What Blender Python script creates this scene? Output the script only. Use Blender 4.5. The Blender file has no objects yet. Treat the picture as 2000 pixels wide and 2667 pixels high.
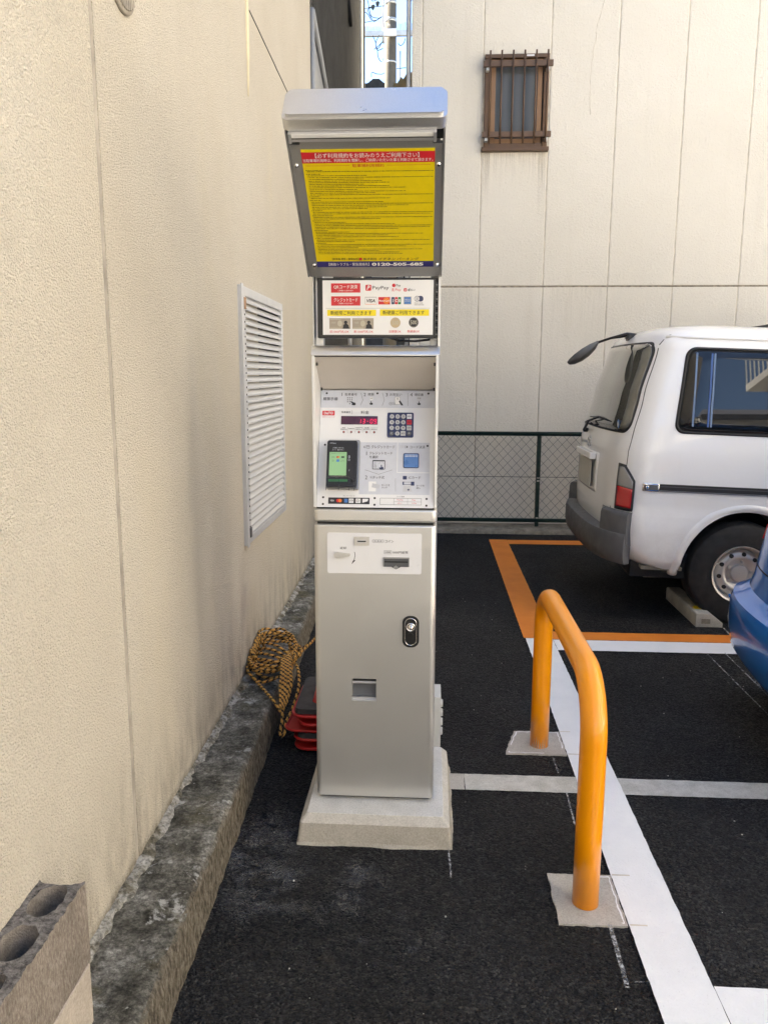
import bpy, bmesh, math, random
from mathutils import Vector, Matrix, noise as mnoise
random.seed(7)
R = math.radians
SC = bpy.context.scene
COL = SC.collection

# ------------------------------------------------------------------ camera
cam_data = bpy.data.cameras.new('camera')
cam = bpy.data.objects.new('camera', cam_data)
COL.objects.link(cam)
SC.camera = cam
cam_data.sensor_fit = 'VERTICAL'
cam_data.sensor_height = 36.0
cam_data.lens = 36.0 * 2050.0 / 2667.0
cam_data.clip_start = 0.02
cam_data.clip_end = 600.0
cam.matrix_world = (Matrix.Translation((0, 0, 1.55)) @ Matrix.Rotation(R(3.30), 4, 'Z')
                    @ Matrix.Rotation(R(90 - 9.93), 4, 'X') @ Matrix.Rotation(R(0.17), 4, 'Z'))

# ------------------------------------------------------------------ sky, sun, exposure
SUN_EL, SUN_AZ = 52.0, -57.0          # azimuth measured from +Y towards +X
world = bpy.data.worlds.new('World')
SC.world = world
world.use_nodes = True
wn = world.node_tree
bg = wn.nodes['Background']
sky = wn.nodes.new('ShaderNodeTexSky')
sky.sky_type = 'NISHITA'
sky.sun_disc = False
sky.sun_elevation = R(SUN_EL)
sky.sun_rotation = R(SUN_AZ)
sky.air_density = 0.8
sky.ozone_density = 2.5
sky.dust_density = 0.2
wn.links.new(sky.outputs[0], bg.inputs[0])
bg.inputs[1].default_value = 0.06

sun_data = bpy.data.lights.new('sun', 'SUN')
sun_data.energy = 5.0
sun_data.angle = R(0.5)
sun_data.color = (1.0, 0.94, 0.85)
sun = bpy.data.objects.new('sun', sun_data)
COL.objects.link(sun)
_s = Vector((math.sin(R(SUN_AZ)) * math.cos(R(SUN_EL)), math.cos(R(SUN_AZ)) * math.cos(R(SUN_EL)), math.sin(R(SUN_EL))))
sun.rotation_euler = (-_s).to_track_quat('-Z', 'Y').to_euler()
sun.location = _s * 30

SC.view_settings.view_transform = 'Standard'
SC.view_settings.look = 'None'
SC.view_settings.exposure = 3.24
SC.view_settings.gamma = 1.0
SC.view_settings.use_white_balance = True      # the phone balanced for open shade
SC.view_settings.white_balance_temperature = 6900
SC.view_settings.white_balance_tint = 10
SC.view_settings.use_curve_mapping = False
SC.render.engine = 'CYCLES'
SC.cycles.max_bounces = 8
SC.cycles.diffuse_bounces = 5
SC.cycles.glossy_bounces = 5

# ------------------------------------------------------------------ helpers
def link(o):
    COL.objects.link(o)
    return o

def tag(o, label=None, cat=None, group=None, kind=None):
    if label: o['label'] = label
    if cat: o['category'] = cat
    if group: o['group'] = group
    if kind: o['kind'] = kind
    return o

def thing(name, label, cat, loc=(0, 0, 0), rotz=0.0, group=None):
    o = bpy.data.objects.new(name, None)
    o.empty_display_size = 0.05
    link(o)
    o.location = loc
    o.rotation_euler = (0, 0, rotz)
    return tag(o, label, cat, group)

def setpar(o, parent, local):
    if parent is None: return
    o.parent = parent
    if not local:
        m = parent.matrix_basis.copy()
        p = parent.parent
        if p is not None:
            m = p.matrix_basis @ parent.matrix_parent_inverse @ m
            # grand-parents never carry a parent of their own
        o.matrix_parent_inverse = m.inverted()

def obj(name, bm, mat, parent=None, smooth=False, local=False, angle=None):
    """link a bmesh as one mesh object; coordinates are world unless local"""
    me = bpy.data.meshes.new(name)
    bm.to_mesh(me)
    bm.free()
    mats = mat if isinstance(mat, (list, tuple)) else [mat]
    for m in mats: me.materials.append(m)
    if smooth:
        me.polygons.foreach_set('use_smooth', [True] * len(me.polygons))
        if angle: me.set_sharp_from_angle(angle=R(angle))
    o = link(bpy.data.objects.new(name, me))
    setpar(o, parent, local)
    return o

def meshobj(name, me, parent, local=True, matrix=None):
    o = link(bpy.data.objects.new(name, me))
    setpar(o, parent, local)
    if matrix is not None: o.matrix_basis = matrix
    return o

def recalc(bm):
    bmesh.ops.recalc_face_normals(bm, faces=bm.faces[:])
    return bm

def B(): return bmesh.new()

def add_box(bm, x0, x1, y0, y1, z0, z1, mi=0):
    vs = [bm.verts.new(p) for p in ((x0, y0, z0), (x1, y0, z0), (x1, y1, z0), (x0, y1, z0),
                                    (x0, y0, z1), (x1, y0, z1), (x1, y1, z1), (x0, y1, z1))]
    for f in ((3, 2, 1, 0), (4, 5, 6, 7), (0, 1, 5, 4), (1, 2, 6, 5), (2, 3, 7, 6), (3, 0, 4, 7)):
        bm.faces.new([vs[i] for i in f]).material_index = mi
    return vs

def box(x0, x1, y0, y1, z0, z1, bev=0.0, seg=2):
    bm = B()
    add_box(bm, x0, x1, y0, y1, z0, z1)
    if bev > 0:
        bmesh.ops.bevel(bm, geom=bm.edges[:], offset=bev, segments=seg, profile=0.5, affect='EDGES')
    return recalc(bm)

def frame_axes(d):
    d = Vector(d).normalized()
    a = Vector((0, 0, 1)) if abs(d.z) < 0.9 else Vector((1, 0, 0))
    u = d.cross(a).normalized()
    return u, d.cross(u).normalized()

def add_tube(bm, pts, rad, n=8, cap=True, closed=False, mi=0):
    pts = [Vector(p) for p in pts]
    N = len(pts)
    rads = rad if isinstance(rad, (list, tuple)) else [rad] * N
    u = None
    rings = []
    for i, p in enumerate(pts):
        if closed: t = pts[(i + 1) % N] - pts[i - 1]
        else: t = pts[min(i + 1, N - 1)] - pts[max(i - 1, 0)]
        t.normalize()
        if u is None: u, w = frame_axes(t)
        else:
            u = (u - t * u.dot(t))
            if u.length < 1e-6: u, w = frame_axes(t)
            u.normalize()
            w = t.cross(u).normalized()
        rings.append([bm.verts.new(p + (u * math.cos(2 * math.pi * k / n) + w * math.sin(2 * math.pi * k / n)) * rads[i]) for k in range(n)])
    M = N if closed else N - 1
    fs = []
    for i in range(M):
        a, b = rings[i], rings[(i + 1) % N]
        for k in range(n):
            f = bm.faces.new((a[k], a[(k + 1) % n], b[(k + 1) % n], b[k]))
            f.material_index = mi
            f.smooth = True
            fs.append((i, k, f))
    if cap and not closed:
        bm.faces.new(rings[0][::-1]).material_index = mi
        bm.faces.new(rings[-1]).material_index = mi
    return fs

def add_cyl(bm, p0, p1, r0, r1=None, n=16, mi=0):
    return add_tube(bm, [p0, p1], [r0, r0 if r1 is None else r1], n=n, mi=mi)

def add_lathe(bm, prof, center=(0, 0, 0), n=24, axis='z', mi=0, smooth=True, cap=True):
    c = Vector(center)
    rings = []
    for r, h in prof:
        ring = []
        for k in range(n):
            a = 2 * math.pi * k / n
            if axis == 'z': v = Vector((r * math.cos(a), r * math.sin(a), h))
            elif axis == 'y': v = Vector((r * math.cos(a), h, r * math.sin(a)))
            else: v = Vector((h, r * math.cos(a), r * math.sin(a)))
            ring.append(bm.verts.new(c + v))
        rings.append(ring)
    for a, b in zip(rings, rings[1:]):
        for k in range(n):
            f = bm.faces.new((a[k], a[(k + 1) % n], b[(k + 1) % n], b[k]))
            f.material_index = mi
            f.smooth = smooth
    for ring, rev in ((rings[0], True), (rings[-1], False)) if cap else ():
        f = bm.faces.new(ring[::-1] if rev else ring)
        f.material_index = mi
    return bm

def add_prism(bm, poly, d, mi=0):
    """poly: list of 3-D points (planar), d: extrusion vector"""
    d = Vector(d)
    a = [bm.verts.new(Vector(p)) for p in poly]
    b = [bm.verts.new(Vector(p) + d) for p in poly]
    n = len(a)
    bm.faces.new(a[::-1]).material_index = mi
    bm.faces.new(b).material_index = mi
    for i in range(n):
        bm.faces.new((a[i], a[(i + 1) % n], b[(i + 1) % n], b[i])).material_index = mi
    return a, b

def rrect(x0, y0, x1, y1, r, seg=4):
    out = []
    for cx, cy, a0 in ((x1 - r, y1 - r, 0), (x0 + r, y1 - r, 90), (x0 + r, y0 + r, 180), (x1 - r, y0 + r, 270)):
        for k in range(seg + 1):
            a = R(a0 + 90.0 * k / seg)
            out.append((cx + r * math.cos(a), cy + r * math.sin(a)))
    return out

def fbm(p, o=4):
    return mnoise.fractal(Vector(p), 1.0, 2.0, o)

def copy_tree(src, parent=None, loc=None, rot=None, label=None):
    c = link(src.copy())
    c.parent = parent
    if loc is not None: c.location = loc
    if rot is not None: c.rotation_euler = rot
    if label: c['label'] = label
    for ch in src.children: copy_tree(ch, c)
    return c

# ------------------------------------------------------------------ plane frames for print and fittings
class Plane:
    def __init__(s, o, v):
        s.o = Vector(o); s.u = Vector((1, 0, 0)); s.v = Vector(v).normalized(); s.n = s.u.cross(s.v)
    def p(s, a, b, w=0.0): return s.o + s.u * a + s.v * b + s.n * w

class Print:
    """flat print: many marks of one colour collected in one thin mesh"""
    def __init__(s, pl, w): s.pl, s.w, s.bm, s.big, s.cnt = pl, w, B(), [], 0
    def poly(s, pts):
        ar = abs(sum(p[0] * q[1] - q[0] * p[1] for p, q in zip(pts, pts[1:] + pts[:1]))) / 2
        bm = s.bm
        s.cnt += 1
        if ar > 1.4e-4:
            bm = B(); s.big.append(('patch', bm))
        vs = [bm.verts.new(s.pl.p(a, b, s.w)) for a, b in pts]
        f = bm.faces.new(vs)
        f.normal_update()
        if f.normal.dot(s.pl.n) < 0: f.normal_flip()
        return s
    def rect(s, a0, b0, a1, b1): return s.poly([(a0, b0), (a1, b0), (a1, b1), (a0, b1)])
    def rr(s, a0, b0, a1, b1, r): return s.poly(rrect(a0, b0, a1, b1, r))
    def disc(s, a, b, r, n=16, sx=1.0): return s.poly([(a + sx * r * math.cos(2 * math.pi * k / n), b + r * math.sin(2 * math.pi * k / n)) for k in range(n)])
    def ring(s, a, b, r, t, n=18):
        return s.line([(a + r * math.cos(2 * math.pi * k / n), b + r * math.sin(2 * math.pi * k / n)) for k in range(n + 1)], t)
    def line(s, pts, t):
        for (a0, b0), (a1, b1) in zip(pts, pts[1:]):
            dx, dy = a1 - a0, b1 - b0
            L = math.hypot(dx, dy) or 1e-9
            nx, ny = -dy / L * t / 2, dx / L * t / 2
            s.poly([(a0 + nx, b0 + ny), (a1 + nx, b1 + ny), (a1 - nx, b1 - ny), (a0 - nx, b0 - ny)])
        return s
    def text(s, body, a0, a1, b, h, bold=0.0, shear=0.0):
        """body fitted between a0 and a1, centred on b, glyph block height h"""
        if any(ord(ch) > 0x2000 for ch in body): bold = min(bold, 0.005)      # dense characters clog when swollen
        me = text_mesh(body, bold, shear)
        co = [v.co for v in me.vertices]
        if not co: return s
        x0 = min(c.x for c in co); x1 = max(c.x for c in co)
        y0 = min(c.y for c in co); y1 = max(c.y for c in co)
        fx = (a1 - a0) / max(x1 - x0, 1e-6); fy = h / max(y1 - y0, 1e-6)
        if len(body) == 1 and fx > 1.3 * fy:
            mid = (a0 + a1) / 2; fx = 1.1 * fy; a0 = mid - fx * (x1 - x0) / 2
        bm = s.bm
        s.cnt += 1
        if (a1 - a0) * h > 6e-4:
            bm = B(); s.big.append(('lettering', bm))
        vs = [bm.verts.new(s.pl.p(a0 + (c.x - x0) * fx, b - h / 2 + (c.y - y0) * fy, s.w)) for c in co]
        for p in me.polygons:
            try:
                f = bm.faces.new([vs[i] for i in p.vertices])
                f.normal_update()
                if f.normal.dot(s.pl.n) < 0: f.normal_flip()
            except ValueError: pass
        return s
    def done(s, name, mat, parent):
        for kind, bm in s.big: obj('lettering' if kind == 'lettering' else name, bm, mat, parent)
        if not len(s.bm.faces):
            s.bm.free(); return None
        o = obj(name, s.bm, mat, parent)
        if s.cnt > 1: o['kind'] = 'stuff'      # small marks, too fine to pick apart
        return o

_tc = {}
def text_mesh(body, bold=0.0, shear=0.0):
    k = (body, bold, shear)
    if k in _tc: return _tc[k]
    cu = bpy.data.curves.new('text', 'FONT')
    cu.body = body
    cu.resolution_u = 2
    cu.offset = bold
    cu.shear = shear
    to = bpy.data.objects.new('text', cu)
    COL.objects.link(to)
    dg = bpy.context.evaluated_depsgraph_get()
    me = bpy.data.meshes.new_from_object(to.evaluated_get(dg))
    bpy.data.objects.remove(to)
    bpy.data.curves.remove(cu)
    _tc[k] = me
    return me

# ------------------------------------------------------------------ materials
class NT:
    def __init__(s, name):
        s.m = bpy.data.materials.new(name)
        s.m.use_nodes = True
        s.t = s.m.node_tree
        s.b = s.t.nodes['Principled BSDF']
        s.tc = s.t.nodes.new('ShaderNodeTexCoord').outputs['Object']
    def n(s, typ, **kw):
        nd = s.t.nodes.new(typ)
        for k, v in kw.items(): setattr(nd, k, v)
        return nd
    def l(s, a, b): s.t.links.new(a, b)
    def mapping(s, scale):
        mp = s.n('ShaderNodeMapping')
        mp.inputs['Scale'].default_value = scale
        s.l(s.tc, mp.inputs[0])
        return mp.outputs[0]
    def noise(s, scale, detail=4, rough=0.55, vec=None, dist=0.0):
        nd = s.n('ShaderNodeTexNoise')
        nd.inputs['Scale'].default_value = scale
        nd.inputs['Detail'].default_value = detail
        nd.inputs['Roughness'].default_value = rough
        nd.inputs['Distortion'].default_value = dist
        s.l(vec or s.tc, nd.inputs['Vector'])
        return nd.outputs['Fac']
    def vor(s, scale, feature='F1', vec=None, out='Distance', rnd=1.0):
        nd = s.n('ShaderNodeTexVoronoi', feature=feature)
        nd.inputs['Scale'].default_value = scale
        nd.inputs['Randomness'].default_value = rnd
        s.l(vec or s.tc, nd.inputs['Vector'])
        return nd.outputs[out]
    def ramp(s, fac, stops):
        nd = s.n('ShaderNodeValToRGB')
        el = nd.color_ramp.elements
        while len(el) < len(stops): el.new(0.5)
        for e, (p, c) in zip(el, stops):
            e.position = p
            e.color = (c, c, c, 1) if not isinstance(c, (tuple, list)) else (*c, 1)
        s.l(fac, nd.inputs[0])
        return nd.outputs[0]
    def mix(s, fac, a, b, mode='MIX'):
        nd = s.n('ShaderNodeMix', data_type='RGBA', blend_type=mode)
        for sock, v in ((nd.inputs[0], fac), (nd.inputs[6], a), (nd.inputs[7], b)):
            if isinstance(v, (int, float)): sock.default_value = v
            elif isinstance(v, (tuple, list)): sock.default_value = (*v, 1)
            else: s.l(v, sock)
        return nd.outputs[2]
    def math(s, op, a, b=0.5):
        nd = s.n('ShaderNodeMath', operation=op)
        for sock, v in ((nd.inputs[0], a), (nd.inputs[1], b)):
            if isinstance(v, (int, float)): sock.default_value = v
            else: s.l(v, sock)
        return nd.outputs[0]
    def sep(s):
        nd = s.n('ShaderNodeSeparateXYZ')
        s.l(s.tc, nd.inputs[0])
        return nd.outputs
    def bump(s, h, strength=0.5, dist=0.01, prev=None):
        nd = s.n('ShaderNodeBump')
        nd.inputs['Strength'].default_value = strength
        nd.inputs['Distance'].default_value = dist
        s.l(h, nd.inputs['Height'])
        if prev is not None: s.l(prev, nd.inputs['Normal'])
        return nd.outputs[0]
    def fin(s, col=None, rough=None, metal=None, normal=None, spec=None, coat=None):
        for key, v in (('Base Color', col), ('Roughness', rough), ('Metallic', metal), ('Normal', normal), ('Specular IOR Level', spec), ('Coat Weight', coat)):
            if v is None: continue
            if isinstance(v, (int, float)): s.b.inputs[key].default_value = v
            elif isinstance(v, (tuple, list)): s.b.inputs[key].default_value = (*v, 1)
            else: s.l(v, s.b.inputs[key])
        return s.m

def simple(name, col, rough=0.5, metal=0.0, var=0.12, vscale=9.0, bump=0.0, bscale=120.0, spec=0.5, coat=0.0):
    t = NT(name)
    f = t.ramp(t.noise(vscale, 5), [(0.3, 1 - var), (0.7, 1 + var * 0.4)])
    c = t.mix(1.0, col, f, 'MULTIPLY')
    rr = t.ramp(t.noise(vscale * 2.3, 4), [(0.3, max(0.02, rough * 0.85)), (0.7, min(1.0, rough * 1.15))])
    nrm = t.bump(t.noise(bscale, 3), bump, 0.002) if bump > 0 else None
    return t.fin(c, rr, metal, nrm, spec, coat)

def flat(name, col, rough=0.45):
    t = NT(name)
    f = t.ramp(t.noise(60, 2), [(0.3, 0.95), (0.7, 1.0)])
    return t.fin(t.mix(1.0, col, f, 'MULTIPLY'), rough)

def make_stucco():
    t = NT('cream_stucco')
    x, y, z = t.sep()
    big = t.noise(0.9, 5, 0.6)
    base = t.mix(t.ramp(big, [(0.36, 0.0), (0.66, 1.0)]), (0.655, 0.592, 0.487), (0.705, 0.648, 0.55))
    streak = t.ramp(t.noise(1.0, 5, 0.65, t.mapping((1, 4.5, 0.35))), [(0.52, 0.0), (0.72, 1.0)])
    base = t.mix(t.math('MULTIPLY', streak, 0.09), base, (0.46, 0.43, 0.36))
    yel = t.ramp(t.noise(1.7, 3, 0.5, t.mapping((1, 1.6, 0.55))), [(0.55, 0.0), (0.75, 1.0)])
    base = t.mix(t.math('MULTIPLY', yel, 0.18), base, (0.72, 0.63, 0.42))
    # splash-back grime just above the footing, broken by noise
    low = t.n('ShaderNodeMapRange'); low.inputs[1].default_value = 0.62; low.inputs[2].default_value = 0.14
    t.l(z, low.inputs[0])
    gn = t.ramp(t.noise(5.0, 6, 0.7, t.mapping((1, 2.2, 0.7))), [(0.42, 0.0), (0.66, 1.0)])
    grime = t.math('MULTIPLY', t.math('POWER', low.outputs[0], 1.6), gn)
    base = t.mix(t.math('MULTIPLY', grime, 0.7), base, (0.115, 0.095, 0.06))
    low2 = t.n('ShaderNodeMapRange'); low2.inputs[1].default_value = 0.20; low2.inputs[2].default_value = 0.155
    t.l(z, low2.inputs[0])
    g2 = t.math('MULTIPLY', low2.outputs[0], t.ramp(t.noise(30, 5, 0.7), [(0.35, 0.2), (0.6, 1.0)]))
    base = t.mix(g2, base, (0.07, 0.055, 0.03))
    dis = t.noise(7, 3)
    v1 = t.noise(150, 3, 0.62)
    v2 = t.vor(210, 'F1')
    pit_shade = t.ramp(v1, [(0.36, 0.80), (0.52, 1.0)])  # shade of the pits put into the colour so the relief shows
    base = t.mix(0.55, base, t.mix(1.0, base, pit_shade, 'MULTIPLY'))
    h = t.math('ADD', t.math('MULTIPLY', v1, 1.3), t.math('MULTIPLY', v2, -0.7))
    h = t.math('ADD', h, t.math('MULTIPLY', dis, 0.6))
    return t.fin(base, 0.88, None, t.bump(h, 0.75, 0.011), 0.25)

def make_panelwall():
    t = NT('lime_render')
    x, y, z = t.sep()
    big = t.noise(0.7, 5, 0.6)
    base = t.mix(t.ramp(big, [(0.35, 0.0), (0.65, 1.0)]), (0.71, 0.675, 0.60), (0.76, 0.725, 0.655))
    st = t.ramp(t.noise(1.0, 5, 0.65, t.mapping((5.0, 1, 0.3))), [(0.55, 0.0), (0.78, 1.0)])
    base = t.mix(t.math('MULTIPLY', st, 0.22), base, (0.55, 0.50, 0.41))
    d1 = t.ramp(t.noise(45, 3, 0.5, None, 1.2), [(0.5, 0.0), (0.62, 1.0)])
    h = t.math('ADD', t.math('MULTIPLY', t.noise(55, 4, 0.6), 0.8), t.math('MULTIPLY', d1, 0.5))
    return t.fin(base, 0.85, None, t.bump(h, 0.5, 0.010), 0.25)

def make_asphalt():
    t = NT('new_asphalt')
    cell = t.vor(150, 'F1', out='Color')
    sepc = t.n('ShaderNodeSeparateColor'); t.l(cell, sepc.inputs[0])
    c = t.ramp(sepc.outputs[0], [(0.0, (0.0065, 0.0068, 0.0078)), (0.55, (0.017, 0.017, 0.0185)), (0.9, (0.034, 0.034, 0.035)), (1.0, (0.06, 0.06, 0.058))])
    big = t.ramp(t.noise(1.6, 5, 0.6), [(0.35, 0.6), (0.7, 1.35)])
    c = t.mix(1.0, c, big, 'MULTIPLY')
    dust = t.ramp(t.noise(9, 6, 0.75), [(0.60, 0.0), (0.80, 1.0)])
    c = t.mix(t.math('MULTIPLY', dust, 0.03), c, (0.5, 0.48, 0.44))
    e = t.vor(150, 'F1')
    e2 = t.vor(75, 'F1')
    h = t.math('ADD', t.math('MULTIPLY', e, -1.0), t.math('MULTIPLY', e2, -0.9))
    h = t.math('ADD', h, t.math('MULTIPLY', t.noise(330, 2), 0.35))
    rough = t.ramp(sepc.outputs[1], [(0.0, 0.55), (1.0, 0.85)])
    return t.fin(c, rough, None, t.bump(h, 0.9, 0.010), 0.22)

def make_paint(name, col, col2, wear=0.5):
    t = NT(name)
    c = t.mix(t.ramp(t.noise(6, 6, 0.65), [(0.35, 0.0), (0.65, 1.0)]), col, col2)
    pin = t.ramp(t.noise(150, 3, 0.7), [(0.66, 0.0), (0.74, 1.0)])
    c = t.mix(t.math('MULTIPLY', pin, wear), c, (0.05, 0.05, 0.05))
    h = t.math('ADD', t.math('MULTIPLY', t.vor(150, 'F1'), -1.0), t.noise(220, 3))
    return t.fin(c, 0.62, None, t.bump(h, 0.35, 0.004), 0.4)

def make_oldconcrete():
    t = NT('weathered_footing')
    n1 = t.noise(7, 9, 0.74)
    c = t.ramp(n1, [(0.33, (0.042, 0.040, 0.032)), (0.45, (0.125, 0.120, 0.100)), (0.55, (0.235, 0.228, 0.20)), (0.68, (0.47, 0.46, 0.425))])
    n2 = t.ramp(t.noise(75, 7, 0.78), [(0.38, 0.25), (0.52, 0.95), (0.64, 1.9)])
    c = t.mix(0.8, c, t.mix(1.0, c, n2, 'MULTIPLY'))
    moss = t.ramp(t.noise(4, 6, 0.65), [(0.54, 0.0), (0.66, 1.0)])
    c = t.mix(t.math('MULTIPLY', moss, 0.6), c, (0.15, 0.13, 0.06))
    lich = t.ramp(t.noise(9, 10, 0.74, None, 0.3), [(0.585, 0.0), (0.635, 1.0)])
    c = t.mix(t.math('MULTIPLY', lich, 0.9), c, (0.60, 0.60, 0.58))
    spk = t.ramp(t.noise(45, 5, 0.6), [(0.67, 0.0), (0.70, 1.0)])
    c = t.mix(t.math('MULTIPLY', spk, 0.75), c, (0.55, 0.54, 0.50))
    # the upright outer face is bare, paler and streaked by run-off
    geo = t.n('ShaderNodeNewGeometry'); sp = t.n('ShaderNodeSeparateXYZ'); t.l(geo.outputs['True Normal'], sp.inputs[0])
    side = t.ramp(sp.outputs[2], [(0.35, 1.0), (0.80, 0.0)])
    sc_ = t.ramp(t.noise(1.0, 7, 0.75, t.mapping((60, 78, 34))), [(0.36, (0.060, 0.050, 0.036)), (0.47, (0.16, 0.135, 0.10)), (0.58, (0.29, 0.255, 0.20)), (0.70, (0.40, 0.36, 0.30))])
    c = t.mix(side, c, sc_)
    h = t.math('ADD', t.noise(38, 8, 0.78), t.math('MULTIPLY', t.noise(150, 3, 0.7), 0.6))
    return t.fin(c, 0.92, None, t.bump(h, 1.0, 0.016), 0.2)

def make_mortar():
    t = NT('pale_mortar')
    n = t.noise(13, 8, 0.72)
    c = t.ramp(n, [(0.36, (0.09, 0.08, 0.055)), (0.47, (0.24, 0.22, 0.17)), (0.56, (0.50, 0.485, 0.44)), (0.68, (0.66, 0.65, 0.62))])
    n2 = t.ramp(t.noise(70, 5, 0.75), [(0.38, 0.45), (0.58, 1.1)])
    c = t.mix(1.0, c, n2, 'MULTIPLY')
    return t.fin(c, 0.9, None, t.bump(t.noise(60, 7, 0.78), 1.0, 0.014), 0.2)

def make_concrete(name, lo, hi, bump=0.5, scale=14):
    t = NT(name)
    c = t.mix(t.ramp(t.noise(scale, 8, 0.7), [(0.32, 0.0), (0.68, 1.0)]), lo, hi)
    pit = t.ramp(t.vor(60, 'F1'), [(0.06, 0.6), (0.14, 1.0)])
    c = t.mix(0.5, c, t.mix(1.0, c, pit, 'MULTIPLY'))
    fine = t.ramp(t.noise(190, 3, 0.7), [(0.35, 0.82), (0.6, 1.05)])
    c = t.mix(1.0, c, fine, 'MULTIPLY')
    h = t.math('ADD', t.noise(45, 6, 0.7), t.math('MULTIPLY', t.noise(260, 3), 0.5))
    return t.fin(c, 0.88, None, t.bump(h, bump, 0.006), 0.15)

def make_silver(name, col, rough, metal):
    t = NT(name)
    fl = t.ramp(t.noise(900, 2, 0.5), [(0.35, 0.90), (0.65, 1.08)])
    big = t.ramp(t.noise(3.5, 4), [(0.3, 0.96), (0.7, 1.03)])
    c = t.mix(1.0, t.mix(1.0, col, fl, 'MULTIPLY'), big, 'MULTIPLY')
    rr = t.ramp(t.noise(14, 5, 0.6), [(0.3, rough * 0.9), (0.7, rough * 1.12)])
    return t.fin(c, rr, metal, t.bump(t.noise(700, 2), 0.04, 0.001), 0.5)

def make_carpaint(name, col, metal, rough=0.35, dirt=0.0):
    t = NT(name)
    fl = t.ramp(t.noise(1400, 2), [(0.35, 0.92), (0.65, 1.06)])
    c = t.mix(1.0, col, fl, 'MULTIPLY')
    if dirt:
        z = t.sep()[2]
        mr = t.n('ShaderNodeMapRange'); mr.inputs[1].default_value = 0.85; mr.inputs[2].default_value = 0.35
        t.l(z, mr.inputs[0])
        d = t.math('MULTIPLY', mr.outputs[0], t.ramp(t.noise(11, 6, 0.7), [(0.4, 0.1), (0.7, 1.0)]))
        c = t.mix(t.math('MULTIPLY', d, dirt), c, (0.36, 0.33, 0.28))
        st = t.ramp(t.noise(1, 5, 0.6, t.mapping((14, 14, 1.2))), [(0.6, 0.0), (0.78, 1.0)])
        c = t.mix(t.math('MULTIPLY', st, dirt * 0.35), c, (0.42, 0.40, 0.34))
    m = t.fin(c, rough, metal, None, 0.5, 1.0)
    t.b.inputs['Coat Roughness'].default_value = 0.06
    return m

def make_glass(name, tint=(0.008, 0.010, 0.013), rough=0.012):
    t = NT(name)
    c = t.mix(t.ramp(t.noise(4, 4), [(0.4, 0.0), (0.7, 1.0)]), tint, tuple(v * 1.7 for v in tint))
    rr = t.ramp(t.noise(20, 6, 0.7), [(0.55, rough), (0.8, rough + 0.03)])
    m = t.fin(c, rr, 0.0, None, 0.5)
    t.b.inputs['IOR'].default_value = 1.55
    return m

M = {}
M['stucco'] = make_stucco()
M['render'] = make_panelwall()
M['asphalt'] = make_asphalt()
M['white_line'] = make_paint('white_line_paint', (0.79, 0.80, 0.81), (0.85, 0.855, 0.86), 0.3)
M['orange_line'] = make_paint('orange_line_paint', (0.72, 0.205, 0.022), (0.80, 0.25, 0.03), 0.3)
M['grey_line'] = make_concrete('flush_concrete_strip', (0.42, 0.41, 0.37), (0.62, 0.61, 0.57), 0.3)
M['footing'] = make_oldconcrete()
M['mortar'] = make_mortar()
M['plinth'] = make_concrete('fresh_concrete', (0.40, 0.37, 0.31), (0.52, 0.485, 0.42), 0.4, 8)  # plinth sides: tanner than the top to set off its painted sky light
M['plinth_top'] = make_concrete('skylit_plinth_top', (0.58, 0.575, 0.55), (0.70, 0.695, 0.67), 0.25, 12)  # same concrete, whitened on top: sky light put into the colour
M['plinth_edge'] = make_concrete('skylit_plinth_edge', (0.50, 0.475, 0.42), (0.62, 0.595, 0.54), 0.5, 20)  # chamfer tone between top and side, part of the painted sky light
M['pad'] = make_concrete('pad_concrete', (0.40, 0.375, 0.335), (0.53, 0.505, 0.46), 0.3, 10)
M['block'] = make_concrete('rough_block_concrete', (0.04, 0.036, 0.032), (0.34, 0.315, 0.29), 1.0, 75)
M['core'] = make_concrete('block_core_wall', (0.20, 0.175, 0.15), (0.33, 0.295, 0.26), 0.8, 40)
def make_blockface():
    t = NT('brown_block_face')
    g = t.noise(1.0, 7, 0.75, t.mapping((210, 210, 85)))
    c = t.ramp(g, [(0.32, (0.14, 0.115, 0.095)), (0.5, (0.26, 0.22, 0.185)), (0.68, (0.40, 0.355, 0.31))])
    big = t.ramp(t.noise(9, 6, 0.65), [(0.3, 0.8), (0.7, 1.15)])
    return t.fin(t.mix(1.0, c, big, 'MULTIPLY'), 0.9, None, t.bump(g, 0.7, 0.006), 0.2)
M['blockface'] = make_blockface()
M['beigeblock'] = make_concrete('beige_block_face', (0.40, 0.345, 0.29), (0.52, 0.46, 0.39), 0.5, 30)
M['stop'] = make_concrete('wheel_stop_concrete', (0.34, 0.33, 0.30), (0.50, 0.49, 0.45), 0.3, 10)
M['backkerb'] = make_concrete('back_kerb_concrete', (0.16, 0.14, 0.11), (0.36, 0.33, 0.27), 0.7, 12)
M['silver'] = make_silver('champagne_silver', (0.665, 0.655, 0.63), 0.36, 0.72)
M['grey_metal'] = make_silver('grey_sheet_metal', (0.40, 0.40, 0.40), 0.40, 0.75)
M['hood'] = make_silver('brushed_hood', (0.64, 0.635, 0.63), 0.30, 0.85)
M['alu'] = make_silver('aluminium', (0.66, 0.66, 0.67), 0.38, 0.8)
M['chrome'] = make_silver('chrome', (0.75, 0.75, 0.75), 0.10, 1.0)
M['white_plate'] = simple('white_plate', (0.78, 0.78, 0.79), 0.32, var=0.03)
M['white_coat'] = simple('white_powder_coat', (0.74, 0.735, 0.72), 0.35, var=0.04)
M['beige_inner'] = simple('beige_inner_visor', (0.62, 0.57, 0.52), 0.5, var=0.05)
M['black'] = simple('black_plastic', (0.014, 0.014, 0.015), 0.38, var=0.3)
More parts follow.
